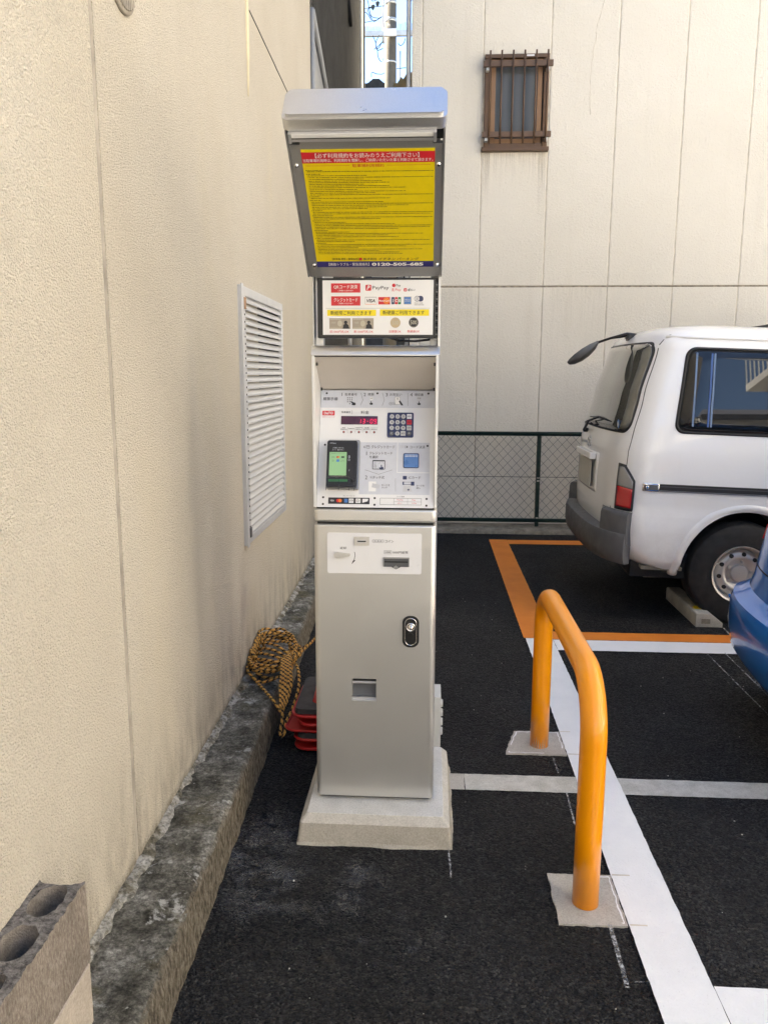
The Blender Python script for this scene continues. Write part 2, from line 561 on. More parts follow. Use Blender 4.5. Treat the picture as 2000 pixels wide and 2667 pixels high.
M['dark'] = simple('dark_recess', (0.02, 0.02, 0.02), 0.7, var=0.3)
M['rubber'] = simple('tyre_rubber', (0.016, 0.016, 0.017), 0.75, var=0.35, bump=0.4)
M['bumper'] = simple('grey_bumper_plastic', (0.105, 0.108, 0.115), 0.55, var=0.2, bump=0.25, bscale=400)
M['orange_pipe'] = make_carpaint('orange_gloss_paint', (0.97, 0.335, 0.0005), 0.0, 0.35)
M['orange_pipe'].node_tree.nodes['Principled BSDF'].inputs['Coat Weight'].default_value = 0.45
M['red_cone'] = simple('red_cone_plastic', (0.55, 0.022, 0.022), 0.42, var=0.25, bump=0.2)
M['weight'] = simple('black_rubber_weight', (0.035, 0.034, 0.036), 0.65, var=0.35, bump=0.5)
M['rope_y'] = simple('rope_yellow', (0.62, 0.33, 0.07), 0.8, var=0.35, vscale=60)
M['rope_k'] = simple('rope_black', (0.018, 0.014, 0.012), 0.85, var=0.3)
M['green'] = simple('dark_green_coating', (0.006, 0.030, 0.026), 0.42, var=0.25)
M['brown'] = simple('bronze_aluminium', (0.135, 0.078, 0.045), 0.42, metal=0.35, var=0.15)
M['brown2'] = simple('tan_sash', (0.30, 0.165, 0.08), 0.45, metal=0.2, var=0.12)
M['sealant'] = simple('grey_sealant', (0.42, 0.375, 0.315), 0.8, var=0.35, bump=0.5)
M['sealant2'] = simple('pale_yellow_sealant', (0.70, 0.62, 0.43), 0.7, var=0.12, bump=0.6, bscale=60)
M['joint'] = simple('render_joint', (0.64, 0.585, 0.49), 0.85, var=0.35, vscale=9)
M['hjoint'] = simple('weathered_joint', (0.36, 0.31, 0.24), 0.85, var=0.6, vscale=25)
M['greypanel'] = simple('grey_sheet', (0.30, 0.31, 0.32), 0.5, var=0.1)
M['louvre'] = simple('louvre_aluminium', (0.66, 0.665, 0.68), 0.4, metal=0.35, var=0.06)
M['dark_wall'] = make_concrete('dark_grey_render', (0.022, 0.022, 0.022), (0.045, 0.045, 0.044), 1.0, 6)
M['black_rib'] = simple('black_ribbed_cladding', (0.016, 0.016, 0.017), 0.5, var=0.2)
M['pole'] = make_concrete('pole_concrete', (0.105, 0.092, 0.072), (0.145, 0.128, 0.10), 0.3, 5)
M['galv'] = simple('galvanised_steel', (0.60, 0.61, 0.60), 0.5, metal=0.4, var=0.15)
M['cable'] = simple('cable_black', (0.02, 0.03, 0.032), 0.6, var=0.2)
M['sun_tone_board'] = simple('ochre_board_sun_tone', (0.85, 0.66, 0.34), 0.7, var=0.2)  # board stands in shade; its sunlight is put into this bright colour
M['vanpaint'] = make_carpaint('silver_white_paint', (0.86, 0.86, 0.86), 0.0, 0.35, 0.22)
M['bluepaint'] = make_carpaint('metallic_blue_paint', (0.004, 0.19, 0.70), 0.45, 0.35)
M['bluepaint'].node_tree.nodes['Principled BSDF'].inputs['Coat Weight'].default_value = 1.0
M['bluepaint'].node_tree.nodes['Principled BSDF'].inputs['Coat Roughness'].default_value = 0.02
M['vanglass'] = make_glass('tinted_glass')
M['rearglass'] = make_glass('rear_glass', (0.07, 0.07, 0.06))
M['rearglass'].node_tree.nodes['Principled BSDF'].inputs['Coat Weight'].default_value = 1.0
M['rearglass'].node_tree.nodes['Principled BSDF'].inputs['Coat IOR'].default_value = 1.8
M['seal'] = simple('window_rubber', (0.02, 0.02, 0.022), 0.5, var=0.2)
M['redlens'] = make_carpaint('red_lens', (0.50, 0.006, 0.012), 0.0, 0.15)
M['clearlens'] = make_carpaint('clear_lens', (0.34, 0.335, 0.33), 0.15, 0.2)
M['rim'] = make_silver('steel_wheel', (0.58, 0.56, 0.54), 0.42, 0.6)
M['numplate'] = simple('blank_number_plate', (0.50, 0.50, 0.47), 0.6, var=0.02)
M['p_black'] = flat('print_black', (0.018, 0.018, 0.022))
M['p_navy'] = flat('print_navy', (0.035, 0.045, 0.12))
M['p_red'] = flat('print_red', (0.62, 0.018, 0.03), 0.4)
M['p_yellow'] = flat('print_yellow', (0.80, 0.62, 0.004), 0.4)
M['p_yellow2'] = flat('print_lemon', (0.82, 0.66, 0.01))
M['p_blue'] = flat('print_indigo', (0.025, 0.022, 0.16))
M['p_white'] = flat('print_white', (0.80, 0.80, 0.80), 0.4)
M['p_orange'] = flat('print_orange', (0.80, 0.20, 0.02))
M['p_grey'] = flat('print_grey', (0.55, 0.56, 0.60))
M['p_lgrey'] = flat('print_light_grey', (0.60, 0.62, 0.68))
M['p_sky'] = flat('print_blue', (0.07, 0.20, 0.52))
M['p_green'] = flat('print_green', (0.03, 0.22, 0.07))
M['p_note'] = flat('print_banknote', (0.36, 0.31, 0.25))
M['p_note2'] = flat('print_banknote_pale', (0.50, 0.46, 0.36))
M['p_coin'] = flat('print_coin_gold', (0.50, 0.40, 0.26))
M['disp'] = simple('display_window', (0.065, 0.018, 0.05), 0.15, var=0.1)
M['bluebtn'] = simple('blue_reader_window', (0.10, 0.22, 0.50), 0.3, var=0.08)
M['key'] = simple('grey_key', (0.52, 0.52, 0.52), 0.4, var=0.05)
def emis(name, col, st, base):
    t = NT(name)
    t.b.inputs['Emission Color'].default_value = (*col, 1)
    t.b.inputs['Emission Strength'].default_value = st
    return t.fin(base, 0.3)
M['digit'] = emis('lit_red_digits', (1.0, 0.02, 0.10), 0.16, (0.4, 0.0, 0.05))
M['lcd'] = emis('lit_green_screen', (0.36, 0.66, 0.34), 0.028, (0.20, 0.36, 0.19))
def clear(name):
    t = NT(name)
    t.b.inputs['Transmission Weight'].default_value = 1.0
    return t.fin((0.95, 0.95, 0.96), 0.02)
M['clear'] = clear('clear_plastic')

# ================================================================== GROUND
def sheet(name, x0, x1, y0, y1, z, mat, kind='structure'):
    bm = B()
    bm.faces.new([bm.verts.new(p) for p in ((x0, y0, z), (x1, y0, z), (x1, y1, z), (x0, y1, z))])
    return tag(obj(name, bm, mat), kind=kind)

sheet('asphalt_ground', -200, 200, -200, 300, 0.0, M['asphalt'])

def strip(name, x0, x1, y0, y1, z, mat, step=0.02, amp=0.0022, seed=0, parent=None):
    """painted band with slightly uneven edges, split along its longer side"""
    bm = B()
    lng = (y1 - y0) > (x1 - x0)
    L = (y1 - y0) if lng else (x1 - x0)
    n = max(2, int(L / step))
    rows = []
    for i in range(n + 1):
        t = i / n
        e0 = amp * fbm((t * L * 30, seed + 3.1, 0), 3)
        e1 = amp * fbm((t * L * 30, seed + 9.7, 5), 3)
        if lng: a, b = (x0 + e0, y0 + t * L, z), (x1 + e1, y0 + t * L, z)
        else: a, b = (x0 + t * L, y0 + e0, z), (x0 + t * L, y1 + e1, z)
        rows.append((bm.verts.new(a), bm.verts.new(b)))
    for (a, b), (c, d) in zip(rows, rows[1:]):
        f = bm.faces.new((a, b, d, c))
        f.normal_update()
        if f.normal.z < 0: f.normal_flip()
    return tag(obj(name, bm, mat), kind='structure')

M['bounce_paving'] = make_concrete('pale_bounce_paving', (0.48, 0.46, 0.42), (0.60, 0.58, 0.54), 0.3, 3)
sheet('bounce_pavement', -30, 40, -9.0, -3.0, 0.006, M['bounce_paving'])            # pale sheet added behind the viewer to bounce sunlight up
sheet('bounce_forecourt', 5.7, 8.0, -3.0, 12.0, 0.006, M['bounce_paving'])         # pale sheet added out of frame on the right for bounced sunlight

strip('concrete_strip', 0.152, 9.0, 2.765, 2.885, 0.004, M['grey_line'], 0.02, 0.003, 1)
strip('concrete_strip', 0.060, 0.150, 2.762, 2.882, 0.005, M['pad'], 0.02, 0.004, 2)
strip('road_marking', 0.583, 0.742, 0.2, 4.52, 0.008, M['white_line'], 0.02, 0.0025, 3)
strip('road_marking', 0.572, 0.742, 4.5225, 7.365, 0.008, M['orange_line'], 0.02, 0.0025, 4)
strip('road_marking', 0.7435, 9.0, 4.325, 4.505, 0.008, M['white_line'], 0.02, 0.0025, 5)
strip('road_marking', 0.7435, 9.0, 4.512, 4.655, 0.0075, M['orange_line'], 0.02, 0.0025, 6)
strip('road_marking', 0.7435, 9.0, 7.175, 7.362, 0.0075, M['orange_line'], 0.02, 0.0025, 7)
strip('road_marking', 0.7435, 9.0, 1.66, 1.822, 0.0082, M['white_line'], 0.02, 0.0025, 8)

# surveyors' chalk lines, scuffs and spilt cement dust: thin ragged marks lying on the asphalt
def make_chalk(name, cov, col=(0.62, 0.64, 0.66)):
    t = NT(name)
    br = t.ramp(t.noise(75, 7, 0.78), [(cov, 0.0), (cov + 0.22, 0.9)])
    br2 = t.ramp(t.noise(14, 3, 0.6), [(0.35, 0.35), (0.6, 1.0)])
    al = t.math('MULTIPLY', br, br2)
    t.l(al, t.b.inputs['Alpha'])
    return t.fin(col, 0.9)
M['chalk'] = make_chalk('chalk_dust', 0.40)
M['chalk2'] = make_chalk('thin_chalk_dust', 0.47)
def mark(pts, wd, mat, z=0.0115):
    bm = B()
    for (x0, y0), (x1, y1) in zip(pts, pts[1:]):
        L = math.hypot(x1 - x0, y1 - y0)
        nx, ny = -(y1 - y0) / L * wd / 2, (x1 - x0) / L * wd / 2
        bm.faces.new([bm.verts.new(p) for p in ((x0 + nx, y0 + ny, z), (x0 - nx, y0 - ny, z), (x1 - nx, y1 - ny, z), (x1 + nx, y1 + ny, z))])
    recalc(bm)
    o = obj('chalk_mark', bm, M[mat])
    return tag(o, kind='structure')
mark([(1.571, 3.2), (1.567, 4.30)], 0.007, 'chalk')
mark([(1.655, 3.2), (1.671, 4.33)], 0.007, 'chalk')
mark([(1.806, 4.36), (1.826, 4.81)], 0.007, 'chalk')
mark([(0.521, 1.80), (0.528, 2.035)], 0.012, 'chalk')
mark([(0.520, 2.54), (0.527, 2.75)], 0.006, 'chalk')
mark([(0.520, 2.90), (0.519, 3.02)], 0.006, 'chalk')
mark([(0.084, 2.22), (0.079, 2.37)], 0.006, 'chalk')
mark([(0.545, 1.822), (0.585, 1.824)], 0.004, 'chalk')
mark([(0.30, 4.75), (0.575, 4.70)], 0.006, 'chalk2')
mark([(0.32, 4.52), (0.57, 4.50)], 0.006, 'chalk2')
mark([(0.38, 4.26), (0.58, 4.28)], 0.006, 'chalk2')
mark([(0.40, 7.40), (0.62, 7.385)], 0.008, 'chalk2')
mark([(1.30, 4.28), (1.36, 4.30)], 0.004, 'chalk2')
# dark saw-cut pencil ticks running from the pads across the white line
for y0, x1 in ((2.269, 0.640), (2.041, 0.635), (3.274, 0.63), (3.066, 0.63)):
    tag(obj('saw_cut', box(0.586, x1, y0 - 0.0022, y0 + 0.0022, 0.0084, 0.0092), M['p_grey'] if False else M['joint']), kind='structure')

def dust_patch(cx, cy, rx, ry, cov):
    bm = B()
    n = 40
    bm.faces.new([bm.verts.new((cx + rx * math.cos(2 * math.pi * k / n) * (1 + 0.25 * fbm((k * .3, cx, 1))),
                                cy + ry * math.sin(2 * math.pi * k / n) * (1 + 0.25 * fbm((k * .3, cy, 7))), 0.004)) for k in range(n)])
    t = NT('cement_dust')
    a = t.ramp(t.noise(11, 8, 0.75), [(cov, 0.0), (cov + 0.22, 0.30)])
    b = t.ramp(t.noise(160, 3, 0.7), [(0.40, 0.15), (0.62, 1.0)])
    # fade toward the rim of the patch
    mp = t.n('ShaderNodeMapping'); mp.inputs['Location'].default_value = (-cx / rx, -cy / ry, 0); mp.inputs['Scale'].default_value = (1 / rx, 1 / ry, 0)
    t.l(t.tc, mp.inputs[0])
    gr = t.n('ShaderNodeTexGradient', gradient_type='SPHERICAL'); t.l(mp.outputs[0], gr.inputs[0])
    al = t.math('MULTIPLY', t.math('MULTIPLY', a, b), t.ramp(gr.outputs[1], [(0.0, 0.0), (0.45, 1.0)]))
    t.l(al, t.b.inputs['Alpha'])
    t.fin((0.50, 0.52, 0.56), 0.95)
    tag(obj('cement_dust', bm, t.m), kind='stuff')
dust_patch(-0.52, 2.30, 0.16, 0.35, 0.44)
dust_patch(-0.32, 2.17, 0.26, 0.20, 0.50)
dust_patch(-0.12, 1.95, 0.30, 0.22, 0.57)

# small loose grit on the asphalt
bm = B()
rg = random.Random(5)
for _ in range(120):
    x, y = rg.uniform(-0.55, 2.2), rg.uniform(1.6, 5.5)
    s = rg.uniform(0.0012, 0.0035)
    bmesh.ops.create_icosphere(bm, subdivisions=1, radius=s, matrix=Matrix.Translation((x, y, s * 0.5)) @ Matrix.Diagonal((1, rg.uniform(.6, 1.4), .7, 1)))
tag(obj('loose_grit', bm, M['grey_line'], smooth=False), kind='stuff')

# ================================================================== LEFT BUILDING
def wx(y): return -0.795 - 0.014 * y
WA = math.atan(0.014)
lb = thing('stucco_building', 'cream rough-cast building close on the left with a tall white louvre', 'building', (wx(1.5), 1.5, 0), 0)

def wall_block(y0, y1, z0, z1, name='wall', off=0.0, depth=8.0):
    """block of the building whose visible face follows the slightly skewed wall line"""
    bm = B()
    add_prism(bm, [(wx(y0) + off, y0, z0), (wx(y1) + off, y1, z0), (wx(y1) - depth, y1, z0), (wx(y0) - depth, y0, z0)], (0, 0, z1 - z0))
    return obj(name, recalc(bm), M['stucco'], lb)
wall_block(-2.6, 2.008, 0.0, 9.4)
wall_block(2.033, 6.02, 0.0, 9.4)
bm = B()      # recessed sealant in the movement joint, slightly sunken and uneven
for i in range(120):
    z0, z1 = 0.15 + i * 0.085, 0.15 + (i + 1) * 0.085
    o0, o1 = -0.0018 + 0.0012 * fbm((0, 0, z0 * 6)), -0.0018 + 0.0012 * fbm((0, 0, z1 * 6))
    bm.faces.new([bm.verts.new(p) for p in ((wx(2.0) + o0, 2.005, z0), (wx(2.03) + o0, 2.036, z0), (wx(2.03) + o1, 2.036, z1), (wx(2.0) + o1, 2.005, z1))])
recalc(bm)
obj('joint_sealant', bm, M['sealant'], lb)
# thick bead of pale sealant over a second joint, ending in a drip
bm = B()
pts, rr_ = [], []
for i in range(60):
    z = 2.80 + i * 0.06
    pts.append((wx(3.83) + 0.002, 3.83 + 0.004 * fbm((z * 5, 1, 2)), z))
    rr_.append((0.011 + 0.004 * fbm((z * 9, 4, 0))) * (0.25 + 0.75 * min(1, i / 3)))
add_tube(bm, pts, rr_, 8)
obj('sealant_bead', bm, M['sealant2'], lb)
bm = B()
pts = [(wx(y) + 0.0005, y, 3.188 + 0.003 * fbm((y * 4, 0, 0))) for y in [3.90 + i * 0.1 for i in range(22)]]
add_tube(bm, pts, 0.0035, 5)
obj('hairline_seam', bm, M['dark'], lb)
# ribbed round vent cap high on the wall
cap = B()
add_lathe(cap, [(0.098, 0.0), (0.098, 0.006), (0.09, 0.009)], (wx(2.23), 2.23, 2.585), 28, 'x')
vc = obj('vent_cap', cap, M['sealant'], lb)
for i in range(13):
    y = 2.23 - 0.078 + i * 0.013
    h = math.sqrt(max(0.0, 0.086 ** 2 - (y - 2.23) ** 2))
    obj('rib', box(wx(2.23) + 0.009, wx(2.23) + 0.014, y - 0.003, y + 0.003, 2.585 - h, 2.585 + h), M['sealant'], vc)

# louvre: frame + slats, all children of the building
LY0, LY1, LZ0, LZ1 = 3.50, 4.49, 0.768, 1.934
xf = wx(4.0)
lv = obj('louvre', recalc((lambda bm: (add_box(bm, xf - 0.02, xf + 0.001, LY0 + 0.04, LY1 - 0.03, LZ0 + 0.03, LZ1 - 0.03), bm)[1])(B())), M['dark'], lb)
lv['label'] = 'tall white aluminium louvre with many horizontal slats'
fx = xf + 0.022
obj('frame_stile', box(xf - 0.005, fx, LY0, LY0 + 0.085, LZ0, LZ1, 0.003), M['louvre'], lv)
obj('frame_stile', box(xf - 0.005, fx, LY1 - 0.03, LY1, LZ0, LZ1, 0.003), M['louvre'], lv)
obj('frame_rail', box(xf - 0.005, fx - 0.001, LY0 + 0.0852, LY1 - 0.0302, LZ1 - 0.04, LZ1, 0.003), M['louvre'], lv)
obj('frame_rail', box(xf - 0.005, fx - 0.001, LY0 + 0.0852, LY1 - 0.0302, LZ0, LZ0 + 0.035, 0.003), M['louvre'], lv)
bm = box(fx + 0.0005, fx + 0.006, LY0 - 0.006, LY0 + 0.030, LZ0 - 0.006, LZ1 + 0.006, 0.002)
obj('edge_trim', bm, M['louvre'], lv)
NS = 34
sm = B()
yA, yB = LY0 + 0.086, LY1 - 0.031
ph = (LZ1 - 0.04 - LZ0 - 0.035) / NS
add_prism(sm, [(xf + 0.004, yA, ph * 0.98), (xf + 0.020, yA, ph * 0.34), (xf + 0.020, yA, 0.003), (xf + 0.018, yA, 0.003), (xf + 0.018, yA, ph * 0.30), (xf + 0.002, yA, ph * 0.95)], (0, yB - yA, 0))
recalc(sm)
sme = bpy.data.meshes.new('slat'); sm.to_mesh(sme); sm.free(); sme.materials.append(M['louvre'])
scr = B(); add_cyl(scr, (fx, LY0 + 0.062, 0), (fx + 0.003, LY0 + 0.062, 0), 0.0045, n=8); recalc(scr)
scm = bpy.data.meshes.new('screw'); scr.to_mesh(scm); scr.free(); scm.materials.append(M['bumper'])
for i in range(NS):
    z = LZ0 + 0.035 + i * ph
    o = meshobj('slat', sme, lv, local=False); o.location.z = z
    o = meshobj('screw', scm, lv, local=False); o.location.z = z + ph * 0.4
obj('hinge', box(fx, fx + 0.006, LY0 + 0.05, LY0 + 0.078, LZ1 - 0.10, LZ1 - 0.05, 0.001), simple('rusty_hinge', (0.40, 0.24, 0.14), 0.6), lv)
obj('hinge', box(fx, fx + 0.006, LY0 + 0.05, LY0 + 0.078, LZ0 + 0.03, LZ0 + 0.075, 0.001), M['bumper'], lv)

# ================================================================== FOOTING (old kerb along the wall)
def kx(y): return -0.556 - 0.032 * y
def kerb_mesh():
    bm = B()
    ny = 300
    prof = 15
    grid = []
    for i in range(ny + 1):
        y = -1.0 + 7.0 * i / ny
        xi, xo = wx(y) - 0.03, kx(y)
        row = []
        for j in range(prof):
            if j < 9:
                t = j / 8
                x, z = xi + (xo - 0.028 - xi) * t, 0.152 + 0.004 * (1 - t)
            elif j == 9: x, z = xo - 0.018, 0.147
            elif j == 10: x, z = xo - 0.010, 0.136
            else:
                t = (j - 10) / 4
                x, z = xo - 0.010 + 0.010 * t, 0.136 * (1 - t) - 0.004 * t
            n = fbm((x * 9, y * 9, z * 9), 5)
            n2 = fbm((x * 30 + 5, y * 30, z * 30), 4)
            amp = 0.005 if j < 9 else 0.006
            if j >= 9: x += amp * n + 0.004 * n2
            z += (amp * 0.7 * n + 0.003 * n2) * (1 if j < 11 else 0.3)
            row.append(bm.verts.new((x, y, z)))
        grid.append(row)
    for a, b in zip(grid, grid[1:]):
        for j in range(prof - 1):
            bm.faces.new((a[j], a[j + 1], b[j + 1], b[j]))
    bm.faces.new(grid[0][::-1]) ; bm.faces.new(grid[-1])
    recalc(bm)
    return bm
kb = obj('concrete_footing', kerb_mesh(), M['footing'], None, smooth=True)
tag(kb, 'weathered mossy concrete footing running along the foot of the cream wall', 'footing')
# mortar fillet in the corner between wall and footing
bm = B()
rows = []
for i in range(401):
    y = 1.2 + 4.8 * i / 400
    wd = 0.020 + 0.030 * fbm((y * 2.2, 2, 0), 4) + 0.022 * fbm((y * 13, 7, 0), 5)
    wd = max(0.003, wd)
    a = bm.verts.new((wx(y) - 0.004, y, 0.170 + 0.012 * fbm((y * 14, 0, 3), 5)))
    b = bm.verts.new((wx(y) + wd * 0.5, y, 0.167 + 0.004 * fbm((y * 30, 1, 3), 3)))
    c = bm.verts.new((wx(y) + wd, y, 0.1600 + 0.003 * fbm((y * 30, 4, 3), 3)))
    d = bm.verts.new((wx(y) + wd + 0.006, y, 0.148))
    rows.append((a, b, c, d))
for p, q in zip(rows, rows[1:]):
    for j in range(3): bm.faces.new((p[j], p[j + 1], q[j + 1], q[j]))
recalc(bm)
obj('mortar_fillet', bm, M['mortar'], kb, smooth=True)

# ================================================================== ALLEY: dark house, pole, far roof
db = thing('dark_house', 'dark grey rendered house beyond the cream building along the alley', 'building', (-1.0, 6.1, 0))
bm = B(); add_box(bm, -8.8, -0.90, 6.32, 10.55, 0, 9.0); obj('wall', bm, M['dark_wall'], db)
bm = B(); add_box(bm, -8.8, -0.915, 6.03, 6.319, 0, 9.0); ce = obj('ribbed_strip', bm, M['black_rib'], db)
bm = B()
for i in range(150):
    z = 2.5 + i * 0.034
    add_box(bm, -0.914, -0.902, 6.035, 6.316, z, z + 0.017)
tag(obj('rib', bm, M['black_rib'], ce), kind='stuff')
bm = B(); add_prism(bm, [(-0.898, 6.10, 2.0), (-0.898, 7.28, 2.0), (-0.898, 7.28, 3.62), (-0.898, 6.10, 4.02)], (0.016, 0, 0))
obj('grey_panel', recalc(bm), M['greypanel'], db)
bm = B()
p0, p1 = Vector((-0.874, 6.08, 4.10)), Vector((-0.874, 7.36, 3.62))
add_tube(bm, [p0, p1], 0.022, 6)
add_tube(bm, [(-0.874, 6.08, 2.0), (-0.874, 6.08, 4.10)], 0.02, 6)
obj('handrail', bm, M['greypanel'], db)
bm = B(); add_tube(bm, [(-0.90, 10.35, 0.0), (-0.90, 10.35, 9.0)], 0.035, 10); obj('downpipe', bm, M['galv'], db)
bm = B(); add_tube(bm, [(-0.885, 10.62, 0.0), (-0.885, 10.62, 9.0)], 0.02, 8); obj('downpipe', bm, M['dark'], db)
bm = B(); add_tube(bm, [(-0.895, 8.9, 6.3), (-0.895, 8.9, 5.35), (-0.880, 9.0, 5.15)], 0.018, 8); obj('cable_end', bm, M['dark'], db)

up = thing('utility_pole', 'tall concrete utility pole with a spiked steel crossarm seen down the alley', 'utility pole', (-1.025, 20.0, 0))
bm = B(); add_cyl(bm, (-1.025, 20, 0), (-1.03, 20, 13.0), 0.178, 0.112, 20); obj('shaft', bm, M['pole'], up)
for z in (10.03, 9.655):
    bm = B(); add_lathe(bm, [(0.128, -0.035), (0.134, -0.035), (0.134, 0.035), (0.128, 0.035)], (-1.027, 20, z), 20); bd = obj('steel_band', bm, M['galv'], up)
    for k in range(5):
        a = R(-130 + 20 * k)
        bm = B(); add_cyl(bm, (-1.027 + 0.133 * math.cos(a), 20 + 0.133 * math.sin(a), z), (-1.027 + 0.139 * math.cos(a), 20 + 0.139 * math.sin(a), z), 0.011, n=6); obj('hole', bm, M['dark'], bd)
bm = B(); add_lathe(bm, [(0.130, -0.018), (0.136, -0.018), (0.136, 0.018), (0.130, 0.018)], (-1.026, 20, 8.75), 20); obj('steel_band', bm, M['galv'], up)
obj('crossarm', box(-2.3, -0.2, 19.78, 19.86, 9.255, 9.37, 0.006), M['galv'], up)
obj('clamp_plate', box(-1.19, -0.885, 19.74, 19.775, 9.235, 9.395, 0.008), M['white_coat'], up)
bm = B()
for i in range(60):
    x = -2.28 + i * 0.035
    add_cyl(bm, (x, 19.82, 9.37), (x + 0.012 * math.sin(i * 1.7), 19.82, 9.37 + 0.16 + 0.02 * math.sin(i)), 0.0035, n=4)
tag(obj('bird_spike', bm, M['bumper'], up), kind='stuff')
bm = B(); add_tube(bm, [(-1.19, 19.84, 10.9), (-1.19, 19.84, 9.12)], 0.028, 8); obj('conduit', bm, M['galv'], up)
bm = B(); add_tube(bm, [(-0.80, 20.0, 8.3), (-0.80, 20.0, 9.0)], 0.018, 6); obj('conduit', bm, M['galv'], up)
rc = random.Random(3)
def wire(pts, r=0.009):
    """smooth cable through the given points"""
    P = [Vector(p) for p in pts]
    out = []
    for i in range(len(P) - 1):
        a, b, c, d = P[max(i - 1, 0)], P[i], P[i + 1], P[min(i + 2, len(P) - 1)]
        for k in range(6):
            t = k / 6
            out.append(0.5 * ((2 * b) + (c - a) * t + (2 * a - 5 * b + 4 * c - d) * t * t + (3 * b - a - 3 * c + d) * t ** 3))
    out.append(P[-1])
    bm = B(); add_tube(bm, out, r, 5)
    return bm
def zp(x, y, Y=19.7):      # alley cables are set out on the pole's own upright plane
    return (-1.154 + (x - 1090) * 0.00184, Y, 8.923 - (y - 700) * 0.00169)
for pts in ([(840, 0), (880, 90), (900, 200), (930, 280), (1010, 300), (1050, 280)],
            [(925, 0), (930, 80), (955, 85), (1030, 60), (1060, 0)],
            [(815, 190), (900, 165), (960, 160), (1080, 150)],
            [(940, 170), (880, 190), (920, 290), (960, 340), (1040, 290)],
            [(815, 355), (900, 340), (1000, 320), (1060, 280)],
            [(815, 215), (870, 240), (920, 320)],
            [(940, 515), (975, 600), (985, 660), (1010, 680), (1060, 600)],
            [(1020, 515), (980, 610), (1000, 700), (1070, 680)],
            [(1000, 690), (1010, 790), (1050, 845), (1075, 800)],
            [(1070, 590), (1020, 640), (960, 690)],
            [(1260, 620), (1290, 650), (1330, 620), (1350, 560)],
            [(925, 1040), (930, 980), (990, 1000), (1060, 1005), (1095, 985)],
            [(1235, 940), (1300, 935), (1360, 930)]):
    obj('cable', wire([zp(*p) for p in pts]), M['cable'], up)
for x, y in ((945, 170), (1002, 130)):
    bm = B(); c = zp(x, y, 19.66); add_lathe(bm, [(0.008, -0.07), (0.035, -0.03), (0.05, 0.02), (0.02, 0.05)], c, 10); obj('clamp', bm, M['cable'], up)

fr = thing('far_house', 'low grey house roof with spiked ridge far down the alley', 'building', (-2.4, 27, 0))
bm = B(); add_box(bm, -9, 1.0, 27, 34, 0, 10.5); obj('wall', bm, M['dark_wall'], fr)
bm = B(); add_prism(bm, [(-2.6, 26.9, 10.52), (-1.1, 26.9, 10.52), (-1.1, 26.9, 10.60), (-1.6, 26.9, 10.66), (-1.75, 26.9, 10.78), (-1.95, 26.9, 10.78), (-2.1, 26.9, 10.66), (-2.6, 26.9, 10.58)], (0, 0.6, 0))
obj('ridge', recalc(bm), M['dark_wall'], fr)
bm = B()
for i in range(26):
    add_cyl(bm, (-2.6 + i * 0.06, 27, 10.58), (-2.6 + i * 0.06 + rc.uniform(-.03, .03), 27, 10.58 + rc.uniform(.2, .4)), 0.006, n=4)
tag(obj('bird_spike', bm, M['bumper'], fr), kind='stuff')

# broken board end by the rear corner, sunlight painted into its bright colour
bm = B()
add_prism(bm, [(-0.47, 9.2, 4.45), (-0.24, 9.2, 4.45), (-0.235, 9.2, 4.78), (-0.28, 9.2, 4.74), (-0.30, 9.2, 4.755), (-0.335, 9.2, 4.70), (-0.36, 9.2, 4.72), (-0.40, 9.2, 4.66), (-0.44, 9.2, 4.66), (-0.455, 9.2, 4.58)], (0, 0.10, 0))
o = obj('broken_board', recalc(bm), M['sun_tone_board'])
tag(o, 'ragged-topped board with sunlight painted into its ochre beside the rear building corner', 'board')
bm = B(); add_tube(bm, [(-0.35, 9.25, 0), (-0.35, 9.25, 4.5)], 0.03, 8); obj('post', bm, M['galv'], o)

# ================================================================== REAR BUILDING
rb = thing('rear_building', 'pale rendered building of tall wall panels at the end of the lot', 'building', (6, 8.0, 0))
bm = B(); add_box(bm, -0.212, 17.0, 8.0055, 15.0, 0.0, 9.6); obj('backing_wall', bm, M['joint'], rb)
cols = [-0.217, -0.115, 0.455, 1.077] + [1.077 + 0.6185 * i for i in range(1, 25)]
rows_ = [(0.0, 2.395), (2.395, 5.05), (5.05, 7.7), (7.7, 9.6)]
def panel(x0, x1, z0, z1, g=0.0045):
    bm = box(x0 + g, x1 - g, 8.0, 8.03, z0 + (g if z0 > 0 and z0 in (2.395, 5.05, 7.7) else 0) * 1.7, z1 - (g * 1.7 if z1 in (2.395, 5.05, 7.7) else 0), 0.006, 2)
    return obj('panel', bm, M['render'], rb)
for i, (x0, x1) in enumerate(zip(cols, cols[1:])):
    for j, (z0, z1) in enumerate(rows_):
        if i == 2 and j == 1:
            panel(x0, x1, z0, 3.625); panel(x0, x1, 4.485, z1)
        else: panel(x0, x1, z0, z1)
bm = B()
pts = []
for k in range(24):       # hairline crack wandering up one panel
    t = k / 23
    pts.append((1.46 - 0.10 * t + 0.20 * t * t + 0.012 * fbm((t * 9, 0, 1)), 7.9995, 3.95 + 1.05 * t))
add_tube(bm, pts, 0.0022, 4)
obj('hairline_crack', bm, M['joint'], rb)
# corner pipe and trim at the alley edge
bm = B(); add_tube(bm, [(-0.245, 8.06, 0.0), (-0.245, 8.06, 9.4)], 0.022, 10); obj('corner_pipe', bm, M['white_coat'], rb)
bm = B(); add_tube(bm, [(-0.25, 8.16, 4.62), (-0.25, 8.16, 9.4)], 0.018, 8); obj('corner_pipe', bm, M['galv'], rb)
for z in (1.2, 2.6, 4.05, 5.0):
    obj('pipe_clip', box(-0.272, -0.214, 8.03, 8.09, z, z + 0.025), M['galv'], rb)

